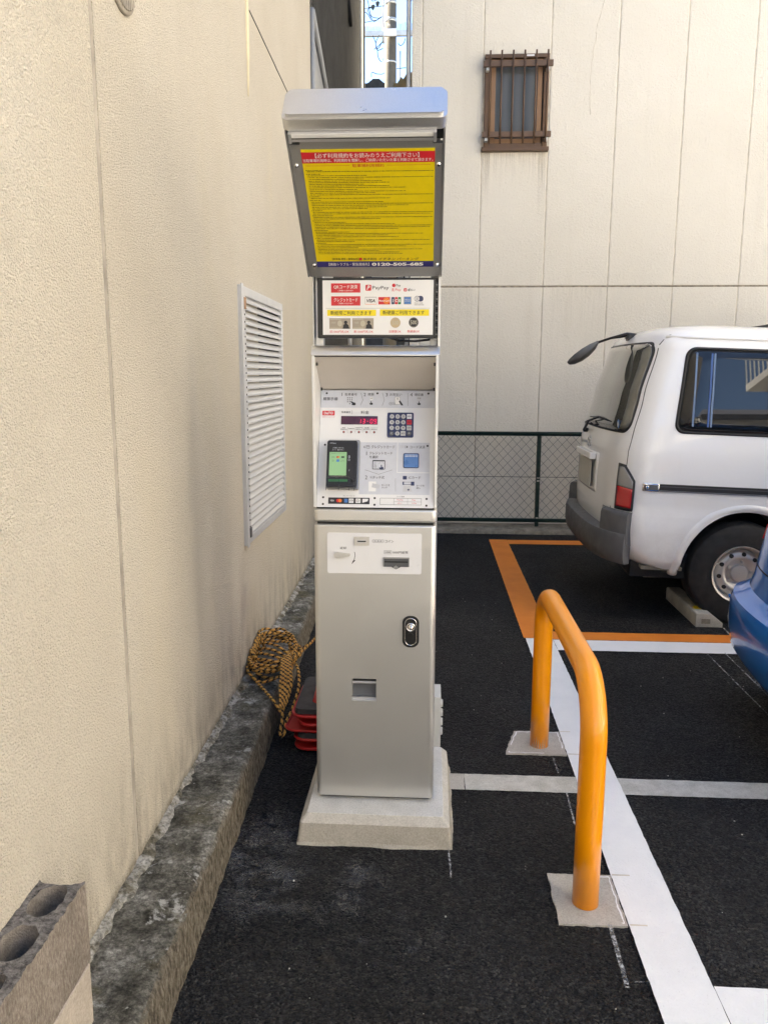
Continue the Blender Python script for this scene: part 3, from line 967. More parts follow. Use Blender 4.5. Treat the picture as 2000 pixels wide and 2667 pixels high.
for z in (2.395, 5.05, 7.7):
    obj('bed_joint', box(-0.21, 17.0, 8.0032, 8.0060, z - 0.0075, z + 0.0075), M['hjoint'], rb)

# barred window
wd = obj('window', box(0.475, 1.057, 8.002, 8.0053, 3.64, 4.47), M['dark'], rb)
wd['label'] = 'small window behind brown vertical bars'
obj('window_frame', box(0.470, 0.520, 7.965, 8.02, 3.665, 4.44, 0.004), M['brown'], wd)
obj('window_frame', box(1.015, 1.062, 7.965, 8.02, 3.665, 4.44, 0.004), M['brown'], wd)
obj('window_frame', box(0.470, 1.062, 7.960, 8.02, 4.4405, 4.475, 0.004), M['brown'], wd)
obj('window_frame', box(0.521, 1.014, 7.967, 8.02, 3.665, 3.70, 0.004), M['brown'], wd)
obj('window_sash', box(0.530, 0.572, 7.985, 8.004, 3.702, 4.438, 0.003), M['brown2'], wd)
obj('window_sash', box(0.960, 1.005, 7.985, 8.004, 3.702, 4.438, 0.003), M['brown2'], wd)
obj('window_sash', box(0.573, 0.959, 7.987, 8.004, 3.702, 3.745, 0.003), M['brown2'], wd)
obj('window_sash', box(0.573, 0.959, 7.987, 8.004, 4.395, 4.438, 0.003), M['brown2'], wd)
t = NT('patterned_glass')
wv = t.n('ShaderNodeTexWave', wave_type='BANDS', bands_direction='X'); wv.inputs['Scale'].default_value = 2.6; wv.inputs['Distortion'].default_value = 1.2; t.l(t.tc, wv.inputs[0])
cc = t.mix(wv.outputs[1], (0.045, 0.05, 0.05), (0.095, 0.098, 0.095))
M['figured'] = t.fin(cc, 0.22, None, t.bump(t.vor(160, 'SMOOTH_F1'), 0.5, 0.003), 0.5)
obj('pane', box(0.572, 0.960, 7.996, 8.0015, 3.744, 4.396), M['figured'], wd)
obj('window_sill', box(0.452, 1.080, 7.945, 8.02, 3.628, 3.6635, 0.005), M['brown'], wd)
obj('grille_rail', box(0.452, 1.088, 7.895, 7.922, 4.345, 4.398, 0.003), M['brown'], wd)
obj('grille_rail', box(0.452, 1.088, 7.895, 7.922, 3.735, 3.785, 0.003), M['brown'], wd)
for k in range(6):
    x = 0.512 + k * 0.105
    bm = B(); add_tube(bm, [(x, 7.885, 3.672), (x, 7.885, 4.478)], 0.0085, 10); obj('bar', bm, M['brown'], wd)
for x in (0.49, 1.045):
    for z in (3.705, 4.315):
        obj('bracket', box(x - 0.014, x + 0.014, 7.905, 7.964, z, z + 0.028, 0.003), M['galv'], wd)
obj('maker_sticker', box(0.85, 0.92, 7.9585, 7.9597, 4.452, 4.466), M['white_plate'], wd)

# rain runs below the sill corners and faint runs under the bed joint
def run_stain(x, z0, z1, w, a):
    t = NT('rain_run')
    n = t.ramp(t.noise(1.0, 6, 0.7, t.mapping((60, 1, 2.2))), [(0.42, 0.0), (0.68, 1.0)])
    gx = t.n('ShaderNodeMapRange'); gx.inputs[1].default_value = z1; gx.inputs[2].default_value = z0; t.l(t.sep()[2], gx.inputs[0])
    al = t.math('MULTIPLY', t.math('MULTIPLY', n, t.math('POWER', gx.outputs[0], 1.4)), a)
    t.l(al, t.b.inputs['Alpha'])
    t.fin((0.40, 0.31, 0.20), 0.9)
    bm = B(); bm.faces.new([bm.verts.new(p) for p in ((x - w / 2, 7.9988, z1), (x + w / 2, 7.9988, z1), (x + w / 2, 7.9988, z0), (x - w / 2, 7.9988, z0))]); recalc(bm)
    obj('rain_stain', bm, t.m, rb)
for x, z0, z1, w, a in ((0.50, 3.622, 3.05, 0.07, 0.55), (1.03, 3.622, 2.95, 0.08, 0.55), (0.77, 3.622, 3.30, 0.40, 0.28), (1.40, 2.38, 1.7, 0.5, 0.12), (0.25, 2.38, 1.6, 0.3, 0.12)):
    run_stain(x, z0, z1, w, a)

# ================================================================== BACK KERB AND FENCE
bm = B()
rows = []
for i in range(240):
    x = -3.0 + 16.0 * i / 239
    rows.append([bm.verts.new((x, y + 0.006 * fbm((x * 6, y, 0), 4), z + 0.005 * fbm((x * 8, y * 4, 2), 4))) for y, z in ((7.66, -0.01), (7.668, 0.030), (7.69, 0.042), (7.85, 0.045), (8.0, 0.048))])
for a, b in zip(rows, rows[1:]):
    for j in range(4): bm.faces.new((a[j], a[j + 1], b[j + 1], b[j]))
recalc(bm)
o = obj('back_kerb', bm, M['backkerb'], None, smooth=True)
tag(o, 'low rough concrete kerb below the green chain-link fence', 'kerb')

fe = thing('chain_link_fence', 'dark green chain-link fence in front of the pale rear building', 'fence', (4, 7.85, 0.04))
FX0, FX1 = -0.42, 9.0
bm = B(); add_tube(bm, [(FX0, 7.85, 0.975), (FX1, 7.85, 0.975)], 0.022, 10); obj('top_rail', bm, M['green'], fe)
bm = B(); add_tube(bm, [(FX0, 7.85, 0.108), (FX1, 7.85, 0.108)], 0.020, 10); obj('bottom_rail', bm, M['green'], fe)
for x in (-0.40, 1.082, 2.58, 4.08, 5.58, 7.08, 8.58):
    po = obj('post', box(x - 0.019, x + 0.019, 7.858, 7.895, 0.03, 0.985, 0.004), M['green'], fe)
    for z in (0.125, 0.50, 0.53):
        obj('clip', box(x - 0.012, x + 0.012, 7.848, 7.8575, z, z + 0.014), M['galv'], po)
bm = B(); add_tube(bm, [(FX0, 7.846, 0.547), (FX1, 7.846, 0.545)], 0.0028, 6); obj('tension_wire', bm, M['green'], fe)
# woven mesh: zigzag wires, each hooked into its neighbour
bm = B()
half, zlo, zhi = 0.044, 0.118, 0.966
nrow = 18
for i in range(int((FX1 - FX0 - 0.1) / half)):
    x = FX0 + 0.05 + i * half
    pts = []
    for k in range(nrow + 1):
        odd = (k + i) % 2
        pts.append((x + (half * 1.02 if odd else -half * 0.02), 7.8475 + (0.0022 if odd else -0.0022), zlo + k * (zhi - zlo) / nrow))
    add_tube(bm, pts, 0.0021, 5)
tag(obj('wire_mesh', bm, M['green'], fe), kind='stuff')

# ================================================================== SMALL THINGS AROUND THE MACHINE
# --- hollow concrete block on a second block, bottom left
def hollow_block(x0, x1, y0, y1, z0, z1):
    """block with three lens-shaped cores open to the top, broken end web at the far end"""
    bm = B()
    cores = []
    L = y1 - y0
    for k in range(3):
        cy = y1 - 0.066 - k * 0.122
        cx = (x0 + x1) / 2
        cores.append([(cx + 0.033 * math.copysign(abs(math.cos(a)) ** 0.8, math.cos(a)), cy + 0.048 * math.copysign(abs(math.sin(a)) ** 0.8, math.sin(a))) for a in [2 * math.pi * j / 24 for j in range(24)]])
    def jit(x, y, z, a=0.0025):
        return (x + a * fbm((x * 60, y * 60, z * 60)), y + a * fbm((x * 60 + 9, y * 60, z * 60)), z + a * 1.2 * fbm((x * 60, y * 60 + 9, z * 60)))
    outer = []
    nl = 40
    for k in range(nl): outer.append((x1, y0 + L * k / nl))
    # shallow hollow in the far end web
    for k in range(12): 
        t = k / 12
        outer.append((x1 + (x0 - x1) * t, y1 - 0.016 * math.sin(math.pi * t) ** 0.7))
    for k in range(nl): outer.append((x0, y1 - L * k / nl))
    for k in range(12): outer.append((x0 + (x1 - x0) * k / 12, y0 + 0.016 * math.sin(math.pi * k / 12) ** 0.7))
    def loop(pts, z, a): return [bm.verts.new(jit(p[0], p[1], z, a)) for p in pts]
    to = loop(outer, z1, 0.004)
    tc = [loop(c, z1, 0.004) for c in cores]
    edges = []
    for lp in [to] + tc:
        for i in range(len(lp)): edges.append(bm.edges.new((lp[i], lp[(i + 1) % len(lp)])))
    bmesh.ops.triangle_fill(bm, edges=edges, use_beauty=True)
    bo = loop(outer, z0, 0.001)
    n = len(outer)
    for i in range(n):
        f = bm.faces.new((to[i], to[(i + 1) % n], bo[(i + 1) % n], bo[i]))
        if i < nl: f.material_index = 1
    bm.faces.new(bo)
    for c, lp in zip(cores, tc):
        cx = sum(p[0] for p in c) / len(c); cy = sum(p[1] for p in c) / len(c)
        lo = [bm.verts.new((cx + (p[0] - cx) * 0.93, cy + (p[1] - cy) * 0.95, z0 + 0.002)) for p in c]
        for i in range(24):
            f = bm.faces.new((lp[i], lp[(i + 1) % 24], lo[(i + 1) % 24], lo[i])); f.smooth = True; f.material_index = 2
        bm.faces.new(lo)
    bmesh.ops.recalc_face_normals(bm, faces=bm.faces[:])
    return bm
o = obj('hollow_block', hollow_block(-0.818, -0.716, 1.084, 1.472, 0.302, 0.488), [M['block'], M['blockface'], M['core']])
o.data.set_sharp_from_angle(angle=R(40))
tag(o, 'rough hollow concrete block with oval cores leaning by the cream wall', 'concrete block')
o = obj('solid_block', box(-0.812, -0.7135, 1.07, 1.462, 0.158, 0.301, 0.003), M['beigeblock'])
tag(o, 'smooth beige block lying under the hollow concrete block', 'concrete block')

# --- plinth of the machine
def plinth2():
    """plinth with chamfered top edge; fixed segmentation per side"""
    bm = B()
    X0, X1, Y0, Y1 = -0.416, 0.082, 2.392, 2.935
    def ring(i, z, j):
        x0, x1, y0, y1 = X0 + i, X1 - i, Y0 + i, Y1 - i
        r = 0.010
        out = []
        for (cx, cy, a0), (dx, dy) in zip(((x1 - r, y1 - r, 0), (x0 + r, y1 - r, 90), (x0 + r, y0 + r, 180), (x1 - r, y0 + r, 270)), ((-1, 0), (0, -1), (1, 0), (0, 1))):
            for k in range(4):
                a = R(a0 + 30 * k); out.append((cx + r * math.cos(a), cy + r * math.sin(a)))
            L = (x1 - x0 - 2 * r) if dx else (y1 - y0 - 2 * r)
            px, py = out[-1]
            for k in range(1, 30): out.append((px + dx * L * k / 30, py + dy * L * k / 30))
        return [bm.verts.new((x + j * fbm((x * 30, y * 30, z * 20), 4), y + j * fbm((x * 30 + 4, y * 30, z * 20), 4), z + 0.25 * j * fbm((x * 40, y * 40, 3), 3))) for x, y in out]
    lv = [ring(-0.010, -0.003, 0.002), ring(-0.006, 0.03, 0.0012), ring(-0.001, 0.073, 0.0010), ring(0.001, 0.076, 0.0012), ring(0.020, 0.0985, 0.0012), ring(0.0215, 0.100, 0.0006)]
    n = len(lv[0])
    for q, (a, b) in enumerate(zip(lv, lv[1:])):
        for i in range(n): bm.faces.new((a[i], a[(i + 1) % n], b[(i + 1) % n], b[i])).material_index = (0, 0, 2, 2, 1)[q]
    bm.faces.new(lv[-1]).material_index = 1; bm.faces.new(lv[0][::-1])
    return recalc(bm)
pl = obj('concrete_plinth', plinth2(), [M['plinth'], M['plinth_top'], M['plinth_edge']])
tag(pl, 'square pale concrete plinth under the parking payment machine', 'plinth')
# ragged slurry skirt where the plinth meets the asphalt
bm = B()
a, b = [], []
per = []
X0, X1, Y0, Y1 = -0.425, 0.091, 2.383, 2.944
for (ax, ay), (bx, by), nrm in (((X0, Y0), (X1, Y0), (0, -1)), ((X1, Y0), (X1, Y1), (1, 0)), ((X1, Y1), (X0, Y1), (0, 1)), ((X0, Y1), (X0, Y0), (-1, 0))):
    for k in range(60): per.append((ax + (bx - ax) * k / 60, ay + (by - ay) * k / 60, nrm))
ring0, ring1 = [], []
for x, y, nrm in per:
    w = max(0.002, 0.006 + 0.007 * fbm((x * 7, y * 7, 2), 4) + 0.002 * fbm((x * 50, y * 50, 5), 3))
    ring0.append(bm.verts.new((x, y, 0.012 + 0.006 * fbm((x * 20, y * 20, 0), 3))))
    ring1.append(bm.verts.new((x + nrm[0] * w, y + nrm[1] * w, -0.002)))
n = len(per)
for i in range(n): bm.faces.new((ring0[i], ring0[(i + 1) % n], ring1[(i + 1) % n], ring1[i]))
recalc(bm)
obj('slurry_skirt', bm, M['plinth'], pl)

# --- cast pads of the barrier
def pad(x0, x1, y0, y1, label, seed, skew=0.0):
    bm = B()
    pts = []
    for (ax, ay), (bx, by) in (((x0 - skew, y0), (x1, y0)), ((x1, y0), (x1, y1)), ((x1, y1), (x0, y1)), ((x0, y1), (x0 - skew, y0))):
        for k in range(24):
            x, y = ax + (bx - ax) * k / 24, ay + (by - ay) * k / 24
            pts.append((x + 0.005 * fbm((x * 30, y * 30, seed), 4), y + 0.005 * fbm((x * 30 + 7, y * 30, seed), 4)))
    add_prism(bm, [(x, y, -0.02) for x, y in pts], (0, 0, 0.0265))
    o = obj('concrete_pad', recalc(bm), M['pad'])
    tag(o, label, 'concrete pad', 'concrete pads under the orange barrier')
    # white slurry rim left on the concrete
    bm = B()
    cx, cy = (x0 + x1) / 2, (y0 + y1) / 2
    r0 = [bm.verts.new((cx + (x - cx) * 0.93, cy + (y - cy) * 0.93, 0.0072)) for x, y in pts]
    r1 = [bm.verts.new((cx + (x - cx) * (0.89 + 0.025 * fbm((x * 20, y * 20, seed), 3)), cy + (y - cy) * (0.89 + 0.025 * fbm((x * 20, y * 20, seed + 3), 3)), 0.0072)) for x, y in pts]
    n = len(pts)
    for i in range(n):
        if fbm((pts[i][0] * 6, pts[i][1] * 6, seed + 1), 2) > (-0.15 if seed > 5 else 0.12):
            bm.faces.new((r0[i], r0[(i + 1) % n], r1[(i + 1) % n], r1[i]))
    recalc(bm)
    obj('slurry_mark', bm, M['white_line'], o)
    return o
pad(0.386, 0.5815, 2.038, 2.268, 'grey concrete pad at the near foot of the orange barrier', 1)
pad(0.385, 0.5815, 3.062, 3.274, 'grey concrete pad at the far foot of the orange barrier', 8, 0.055)

# --- orange hoop barrier
bx, ya, yb, bt, br_ = 0.478, 2.135, 3.147, 0.688, 0.17
pts = [(bx, ya, -0.02), (bx, ya, 0.25), (bx, ya, bt - br_)]
for k in range(1, 9):
    a = R(90 * k / 8); pts.append((bx, ya + br_ - br_ * math.cos(a), bt - br_ + br_ * math.sin(a)))
pts += [(bx, ya + 0.35, bt), (bx, yb - 0.35, bt)]
for k in range(0, 9):
    a = R(90 * k / 8); pts.append((bx, yb - br_ + br_ * math.sin(a), bt - br_ + br_ * math.cos(a)))
pts += [(bx, yb, 0.25), (bx, yb, -0.02)]
bm = B(); add_tube(bm, pts, 0.0382, 28)
hb = obj('hoop_barrier', bm, M['orange_pipe'], None)
tag(hb, 'glossy orange steel hoop barrier beside the payment machine', 'barrier')
bm = B()
for k in range(7):
    a = R(-150 + 14 * k)
    h = 0.018 + 0.03 * abs(math.sin(k * 2.3))
    add_prism(bm, [(bx + 0.0386 * math.cos(a), yb + 0.0386 * math.sin(a), 0.008), (bx + 0.0386 * math.cos(a + .12), yb + 0.0386 * math.sin(a + .12), 0.008), (bx + 0.0386 * math.cos(a + .1), yb + 0.0386 * math.sin(a + .1), 0.012 + h)], (0.0003 * math.cos(a), 0.0003 * math.sin(a), 0))
obj('paint_scuff', recalc(bm), M['pad'], hb)

# --- traffic cones nested in a stack, with rubber weights
CX, CY = -0.365, 3.215
def cone_mesh():
    bm = B()
    s = 0.19
    add_prism(bm, [(x, y, 0) for x, y in rrect(-s, -s, s, s, 0.055, 5)], (0, 0, 0.007))
    # rolled rim of the flange
    add_tube(bm, [(x, y, 0.006) for x, y in rrect(-s, -s, s, s, 0.055, 5)], 0.0065, 6, closed=True)
    add_lathe(bm, [(0.150, 0.007), (0.146, 0.030), (0.125, 0.036), (0.098, 0.045), (0.030, 0.66), (0.022, 0.675), (0.0, 0.678)], (0, 0, 0), 28)
    recalc(bm)
    me = bpy.data.meshes.new('traffic_cone'); bm.to_mesh(me); bm.free(); me.materials.append(M['red_cone'])
    return me
def weight_mesh():
    bm = B()
    s = 0.182
    outer = rrect(-s, -s, s, s, 0.03, 4)
    n = len(outer)
    lo = [bm.verts.new((x, y, 0)) for x, y in outer]; hi = [bm.verts.new((x * 0.985, y * 0.985, 0.022)) for x, y in outer]
    def hole(z): return [bm.verts.new((0.153 * math.cos(math.atan2(y, x)), 0.153 * math.sin(math.atan2(y, x)), z)) for x, y in outer]
    hl, hh = hole(0), hole(0.022)
    for i in range(n):
        j = (i + 1) % n
        bm.faces.new((lo[i], lo[j], hi[j], hi[i])); bm.faces.new((hi[i], hi[j], hh[j], hh[i])); bm.faces.new((hh[i], hh[j], hl[j], hl[i])); bm.faces.new((hl[i], hl[j], lo[j], lo[i]))
    recalc(bm)
    me = bpy.data.meshes.new('cone_weight'); bm.to_mesh(me); bm.free(); me.materials.append(M['weight'])
    return me
cme, wme = cone_mesh(), weight_mesh()
for (dx, dy, z, rz, lab) in ((0.010, 0.000, 0.008, 0, 'red traffic cone at the bottom of the stack behind the machine'),
                             (0.000, 0.005, 0.046, 3, 'red traffic cone second from the bottom of the stack'),
                             (-0.022, 0.004, 0.086, -5, 'red traffic cone third from the bottom, its flange jutting farthest left'),
                             (0.020, 0.000, 0.118, 4, 'red traffic cone second from the top of the stack'),
                             (0.000, 0.000, 0.150, 0, 'red traffic cone at the top of the stack behind the machine')):
    o = link(bpy.data.objects.new('traffic_cone', cme)); o.location = (CX + dx, CY + dy, z); o.rotation_euler = (R(0.8 * (rz % 3 - 1)), R(rz * 0.25), R(rz))
    tag(o, lab, 'traffic cone', 'traffic cones stacked behind the machine')
for (dx, dy, z, rz, lab) in ((0.005, 0.0, 0.061, 3, 'black rubber weight low in the cone stack'), (0.0, 0.0, 0.166, 1, 'black rubber weight on the top cone of the stack')):
    o = link(bpy.data.objects.new('cone_weight', wme)); o.location = (CX + dx, CY + dy, z); o.rotation_euler = (0, 0, R(rz))
    tag(o, lab, 'cone weight', 'rubber weights in the cone stack')
# one more cone with its weight standing behind the stack
o = link(bpy.data.objects.new('traffic_cone', cme)); o.location = (-0.372, 3.66, 0.004); o.rotation_euler = (0, 0, R(5))
tag(o, 'red traffic cone standing alone beyond the cone stack', 'traffic cone', 'traffic cones stacked behind the machine')
o = link(bpy.data.objects.new('cone_weight', wme)); o.location = (-0.372, 3.66, 0.020); o.rotation_euler = (0, 0, R(5))
tag(o, 'black rubber weight on the lone cone beyond the stack', 'cone weight', 'rubber weights in the cone stack')

# --- tiger rope
rp = B()
def rope_run(pts, r=0.0064, step=0.0055, n=6):
    P = [Vector(p) for p in pts]
    dense = []
    for i in range(len(P) - 1):
        a, b, c, d = P[max(i - 1, 0)], P[i], P[i + 1], P[min(i + 2, len(P) - 1)]
        m = max(2, int((c - b).length / step))
        for k in range(m):
            t = k / m
            dense.append(0.5 * ((2 * b) + (c - a) * t + (2 * a - 5 * b + 4 * c - d) * t * t + (3 * b - a - 3 * c + d) * t ** 3))
    dense.append(P[-1])
    rads = [r * (1 + 0.10 * math.sin(i * 1.9)) for i in range(len(dense))]
    for i, k, f in add_tube(rp, dense, rads, n):
        f.material_index = 1 if int(i + k * 5 / 6) % 5 < 2 else 0
rr2 = random.Random(11)
cx0, cy0 = -0.748, 3.60
loop = []
turns = 8
for i in range(turns * 16 + 1):
    a = 2 * math.pi * i / 16
    tn = int(i / 16)
    rxx = 0.105 + 0.022 * math.sin(tn * 2.1) + 0.006 * math.sin(i * .7)
    ryy = 0.185 + 0.045 * math.sin(tn * 1.3 + 1) + 0.010 * math.sin(i * .9)
    x = cx0 + 0.012 * math.sin(tn * 3.3) + rxx * math.cos(a)
    y = cy0 + 0.025 * math.cos(tn * 2.7) + ryy * math.sin(a)
    lift = 0.170 + 0.011 * tn * 0.7 + 0.010 * math.sin(i * 1.3) + max(0, math.sin(a)) * 0.045 + max(0, -math.cos(a)) * 0.03
    x = max(x, wx(y) + 0.012)
    loop.append((x, y, lift))
rope_run(loop)
# crossing bights on the front half of the coil
for k in range(5):
    y = 3.40 + 0.055 * k
    rope_run([(-0.845 + 0.01 * k, y + 0.10, 0.20), (-0.80, y + 0.03, 0.225 + .006 * k), (-0.73, y - 0.01, 0.235 + .005 * k), (-0.66, y + 0.02 - .01 * k, 0.215), (-0.635, y + 0.07, 0.19)])
# hank hanging over the edge of the footing
for k in range(5):
    s = k - 2
    rope_run([(-0.665 + 0.006 * s, 3.52 + 0.02 * s, 0.235), (-0.640 + 0.008 * s, 3.38 + 0.012 * s, 0.225), (-0.622 + 0.011 * s, 3.28 + 0.008 * s, 0.195), (-0.617 + 0.007 * s, 3.215 + 0.01 * s, 0.162),
              (-0.614 + 0.004 * s, 3.165 + 0.012 * s, 0.130 + 0.006 * abs(s))])
rope_run([(-0.614, 3.16, 0.13), (-0.611, 3.11, 0.095), (-0.611, 3.075, 0.062), (-0.602, 3.06, 0.054), (-0.592, 3.08, 0.065), (-0.592, 3.11, 0.095), (-0.575, 3.16, 0.13), (-0.560, 3.24, 0.19), (-0.572, 3.33, 0.225), (-0.60, 3.42, 0.235)])
rope_run([(-0.62, 3.13, 0.13), (-0.660, 3.17, 0.166), (-0.74, 3.30, 0.172), (-0.80, 3.40, 0.175), (-0.835, 3.455, 0.178), (-0.838, 3.475, 0.180), (-0.80, 3.46, 0.185), (-0.76, 3.43, 0.19)])
rope_run([(-0.64, 3.68, 0.20), (-0.60, 3.72, 0.215), (-0.565, 3.74, 0.24), (-0.545, 3.80, 0.255)])
rope_run([(-0.66, 3.45, 0.22), (-0.61, 3.55, 0.235), (-0.57, 3.66, 0.25), (-0.548, 3.78, 0.255), (-0.53, 3.86, 0.25)])
rope_run([(-0.835, 3.62, 0.20), (-0.838, 3.70, 0.225), (-0.839, 3.73, 0.24)])
o = obj('tiger_rope', rp, [M['rope_y'], M['rope_k']])
tag(o, 'tangled coil of yellow and black rope lying on the footing', 'rope')

# --- wheel stop
def wheel_stop(x0, y0, y1, label):
    t = thing('wheel_stop', label, 'wheel stop', (x0 + 0.08, (y0 + y1) / 2, 0), 0, 'concrete wheel stops')
    bm = B()
    add_prism(bm, [(x0, y0, 0.0), (x0 + 0.165, y0, 0.0), (x0 + 0.165, y0, 0.028), (x0 + 0.090, y0, 0.088), (x0 + 0.006, y0, 0.088), (x0, y0, 0.080)], (0, y1 - y0, 0))
    recalc(bm)
    bmesh.ops.bevel(bm, geom=bm.edges[:], offset=0.003, segments=1, affect='EDGES')
    obj('body', bm, M['stop'], t)
    # recessed cast end pocket shown as a frame with a sunken floor
    yf = y0 - 0.0006
    for a in ((0.030, 0.090, 0.020, 0.023), (0.030, 0.090, 0.055, 0.058), (0.030, 0.033, 0.0232, 0.0548), (0.087, 0.090, 0.0232, 0.0548)):
        obj('pocket_lip', box(x0 + a[0], x0 + a[1], yf - 0.003, yf, a[2], a[3]), M['stop'], t)
    obj('pocket', box(x0 + 0.0335, x0 + 0.0865, yf - 0.0006, yf, 0.0235, 0.0545), M['backkerb'], t)
    bm = B(); add_prism(bm, [(x0 + 0.020, y0 + 0.10, 0.0886), (x0 + 0.070, y0 + 0.10, 0.0886), (x0 + 0.070, y0 + 0.14, 0.0886), (x0 + 0.045, y0 + 0.175, 0.0886), (x0 + 0.020, y0 + 0.14, 0.0886)], (0, 0, 0.0012))
    obj('yellow_mark', recalc(bm), M['p_yellow2'], t)
    return t
wheel_stop(1.668, 4.82, 5.45, 'grey concrete wheel stop with a yellow mark in front of the van wheel')
wheel_stop(1.668, 6.05, 6.68, 'grey concrete wheel stop under the far side of the van')

# ================================================================== PAYMENT MACHINE
pm = thing('payment_machine', 'tall silver parking payment machine with a tilted yellow notice head', 'payment machine', (-0.173, 2.66, 0.10))
XL, XR, YF, YB = -0.374, 0.027, 2.50, 2.86
XC = (XL + XR) / 2

def shell(x0, x1, y0, y1, z0, z1, r, holes=(), name='cabinet', mat=None, bev=0.006):
    """rounded-corner upright case with rectangular pockets sunk into its front"""
    bm = B()
    pts = rrect(x0, y0, x1, y1, r, 5)
    add_prism(bm, [(x, y, z0) for x, y in pts], (0, 0, z1 - z0))
    recalc(bm)
    es = [e for e in bm.edges if abs(e.verts[0].co.z - e.verts[1].co.z) < 1e-6]
    bmesh.ops.bevel(bm, geom=es, offset=bev, segments=3, profile=0.5, affect='EDGES')
    recalc(bm)
    o = obj(name, bm, mat or M['silver'], pm, smooth=True, angle=35)
    for (a0, b0, a1, b1, d) in holes:
        cut = link(bpy.data.objects.new('cut', bpy.data.meshes.new('cut')))
        cb = box(a0, a1, y0 - 0.05, y0 + d, b0, b1); cb.to_mesh(cut.data); cb.free()
        md = o.modifiers.new('b', 'BOOLEAN'); md.object = cut; md.operation = 'DIFFERENCE'; md.solver = 'EXACT'
        bpy.context.view_layer.update()
        me = bpy.data.meshes.new_from_object(o.evaluated_get(bpy.context.evaluated_depsgraph_get()))
        o.modifiers.clear(); o.data = me
        bpy.data.objects.remove(cut)
    for p in o.data.polygons:
        n = p.normal
        p.use_smooth = max(abs(n.x), abs(n.y), abs(n.z)) < 0.9995
    return o

cab = shell(XL, XR, YF, YB, 0.112, 1.068, 0.018, [(-0.2505, 0.4640, -0.1690, 0.5420, 0.06)], 'cabinet')
obj('base_frame', box(XL + 0.015, XR - 0.015, YF + 0.02, YB - 0.02, 0.1015, 0.1115), M['dark'], pm)
obj('joint_gap', box(XL + 0.012, XR - 0.012, YF + 0.012, YB - 0.012, 1.0682, 1.0768), M['dark'], pm)
shell(XL, XR, YF - 0.001, YB, 1.077, 1.119, 0.018, (), 'cabinet_band', M['silver'], 0.007)
obj('joint_gap', box(XL + 0.010, XR - 0.010, YF + 0.012, YB - 0.010, 1.1192, 1.1238), M['dark'], pm)

# change tray in its pocket
tr = obj('change_tray', box(-0.2500, -0.1695, YF + 0.010, YF + 0.0595, 0.4645, 0.4735), M['alu'], pm)
bm = B(); add_prism(bm, [(-0.2500, YF + 0.058, 0.4740), (-0.2500, YF + 0.022, 0.4740), (-0.2500, YF + 0.040, 0.518), (-0.2500, YF + 0.058, 0.524)], (0.0805, 0, 0))
obj('flap', recalc(bm), M['bumper'], tr)
obj('flap_edge', box(-0.2495, -0.1700, YF + 0.010, YF + 0.022, 0.520, 0.5285, 0.002), M['alu'], tr)

# lock
PD = Plane((0, YF, 0), (0, 0, 1))
lp = Print(PD, 0.0).bm; lp.free()
bm = B(); add_prism(bm, [PD.p(a, b, -0.002) for a, b in rrect(-0.082, 0.657, -0.027, 0.765, 0.0235, 8)], PD.n * 0.0055); recalc(bm)
lk = obj('lock', bm, M['black'], pm, smooth=True, angle=40)
bm = B(); add_tube(bm, [PD.p(a, b, 0.0045) for a, b in rrect(-0.0735, 0.6650, -0.0355, 0.7570, 0.0185, 8)], 0.0016, 6, closed=True); obj('lock_rim', bm, M['chrome'], lk)
bm = B(); add_lathe(bm, [(0.0150, 0.0), (0.0150, -0.006), (0.0110, -0.007), (0.0105, -0.004), (0.0085, -0.004), (0.0080, -0.0085), (0.0, -0.0090)], PD.p(-0.0545, 0.7275, 0.003), 20, 'y'); obj('lock_barrel', bm, M['chrome'], lk)
obj('key_slot', box(-0.0552, -0.0538, YF - 0.0128, YF - 0.0118, 0.7235, 0.7315), M['dark'], lk)
bm = B(); add_prism(bm, [PD.p(a, b, 0.0035) for a, b in rrect(-0.0630, 0.6700, -0.0460, 0.7080, 0.008, 6)], PD.n * 0.002); obj('lock_handle', recalc(bm), M['black'], lk)

# white coin plate
bm = B(); add_prism(bm, [PD.p(a, b, -0.001) for a, b in rrect(-0.3290, 0.9065, -0.0215, 1.0415, 0.006, 4)], PD.n * 0.003); recalc(bm)
cp = obj('coin_plate', bm, M['white_plate'], pm)
W0 = 0.0024
bm = B(); add_prism(bm, [PD.p(a, b, 0.002) for a, b in rrect(-0.2405, 1.0008, -0.1917, 1.0299, 0.0015, 2)], PD.n * 0.004); recalc(bm)
cs = obj('coin_slot', bm, M['silver'], cp)
bm = B(); add_prism(bm, [PD.p(a, b, 0.006) for a, b in rrect(-0.2335, 1.0108, -0.2000, 1.0195, 0.002, 3)], PD.n * 0.0012); obj('slot_lip', recalc(bm), M['alu'], cs)
bm = B(); add_prism(bm, [PD.p(a, b, 0.0072) for a, b in rrect(-0.2300, 1.0135, -0.2020, 1.0170, 0.001, 2)], PD.n * 0.0005); obj('slot_mouth', recalc(bm), M['dark'], cs)
lev = []
for k in range(12):
    a = R(70 + 220 * k / 11); lev.append((-0.2960 + 0.0098 * math.cos(a), 0.9690 + 0.0098 * math.sin(a)))
lev += [(-0.2555, 0.9660), (-0.2530, 0.9685), (-0.2525, 0.9715), (-0.2550, 0.9745)]
bm = B(); add_prism(bm, [PD.p(a, b, 0.006) for a, b in lev], PD.n * 0.009); recalc(bm)
bmesh.ops.bevel(bm, geom=[e for e in bm.edges if abs((e.verts[0].co - e.verts[1].co).y) < 1e-6], offset=0.002, segments=2, affect='EDGES')
lv_ = obj('return_lever', bm, M['silver'], cp, smooth=True, angle=40)
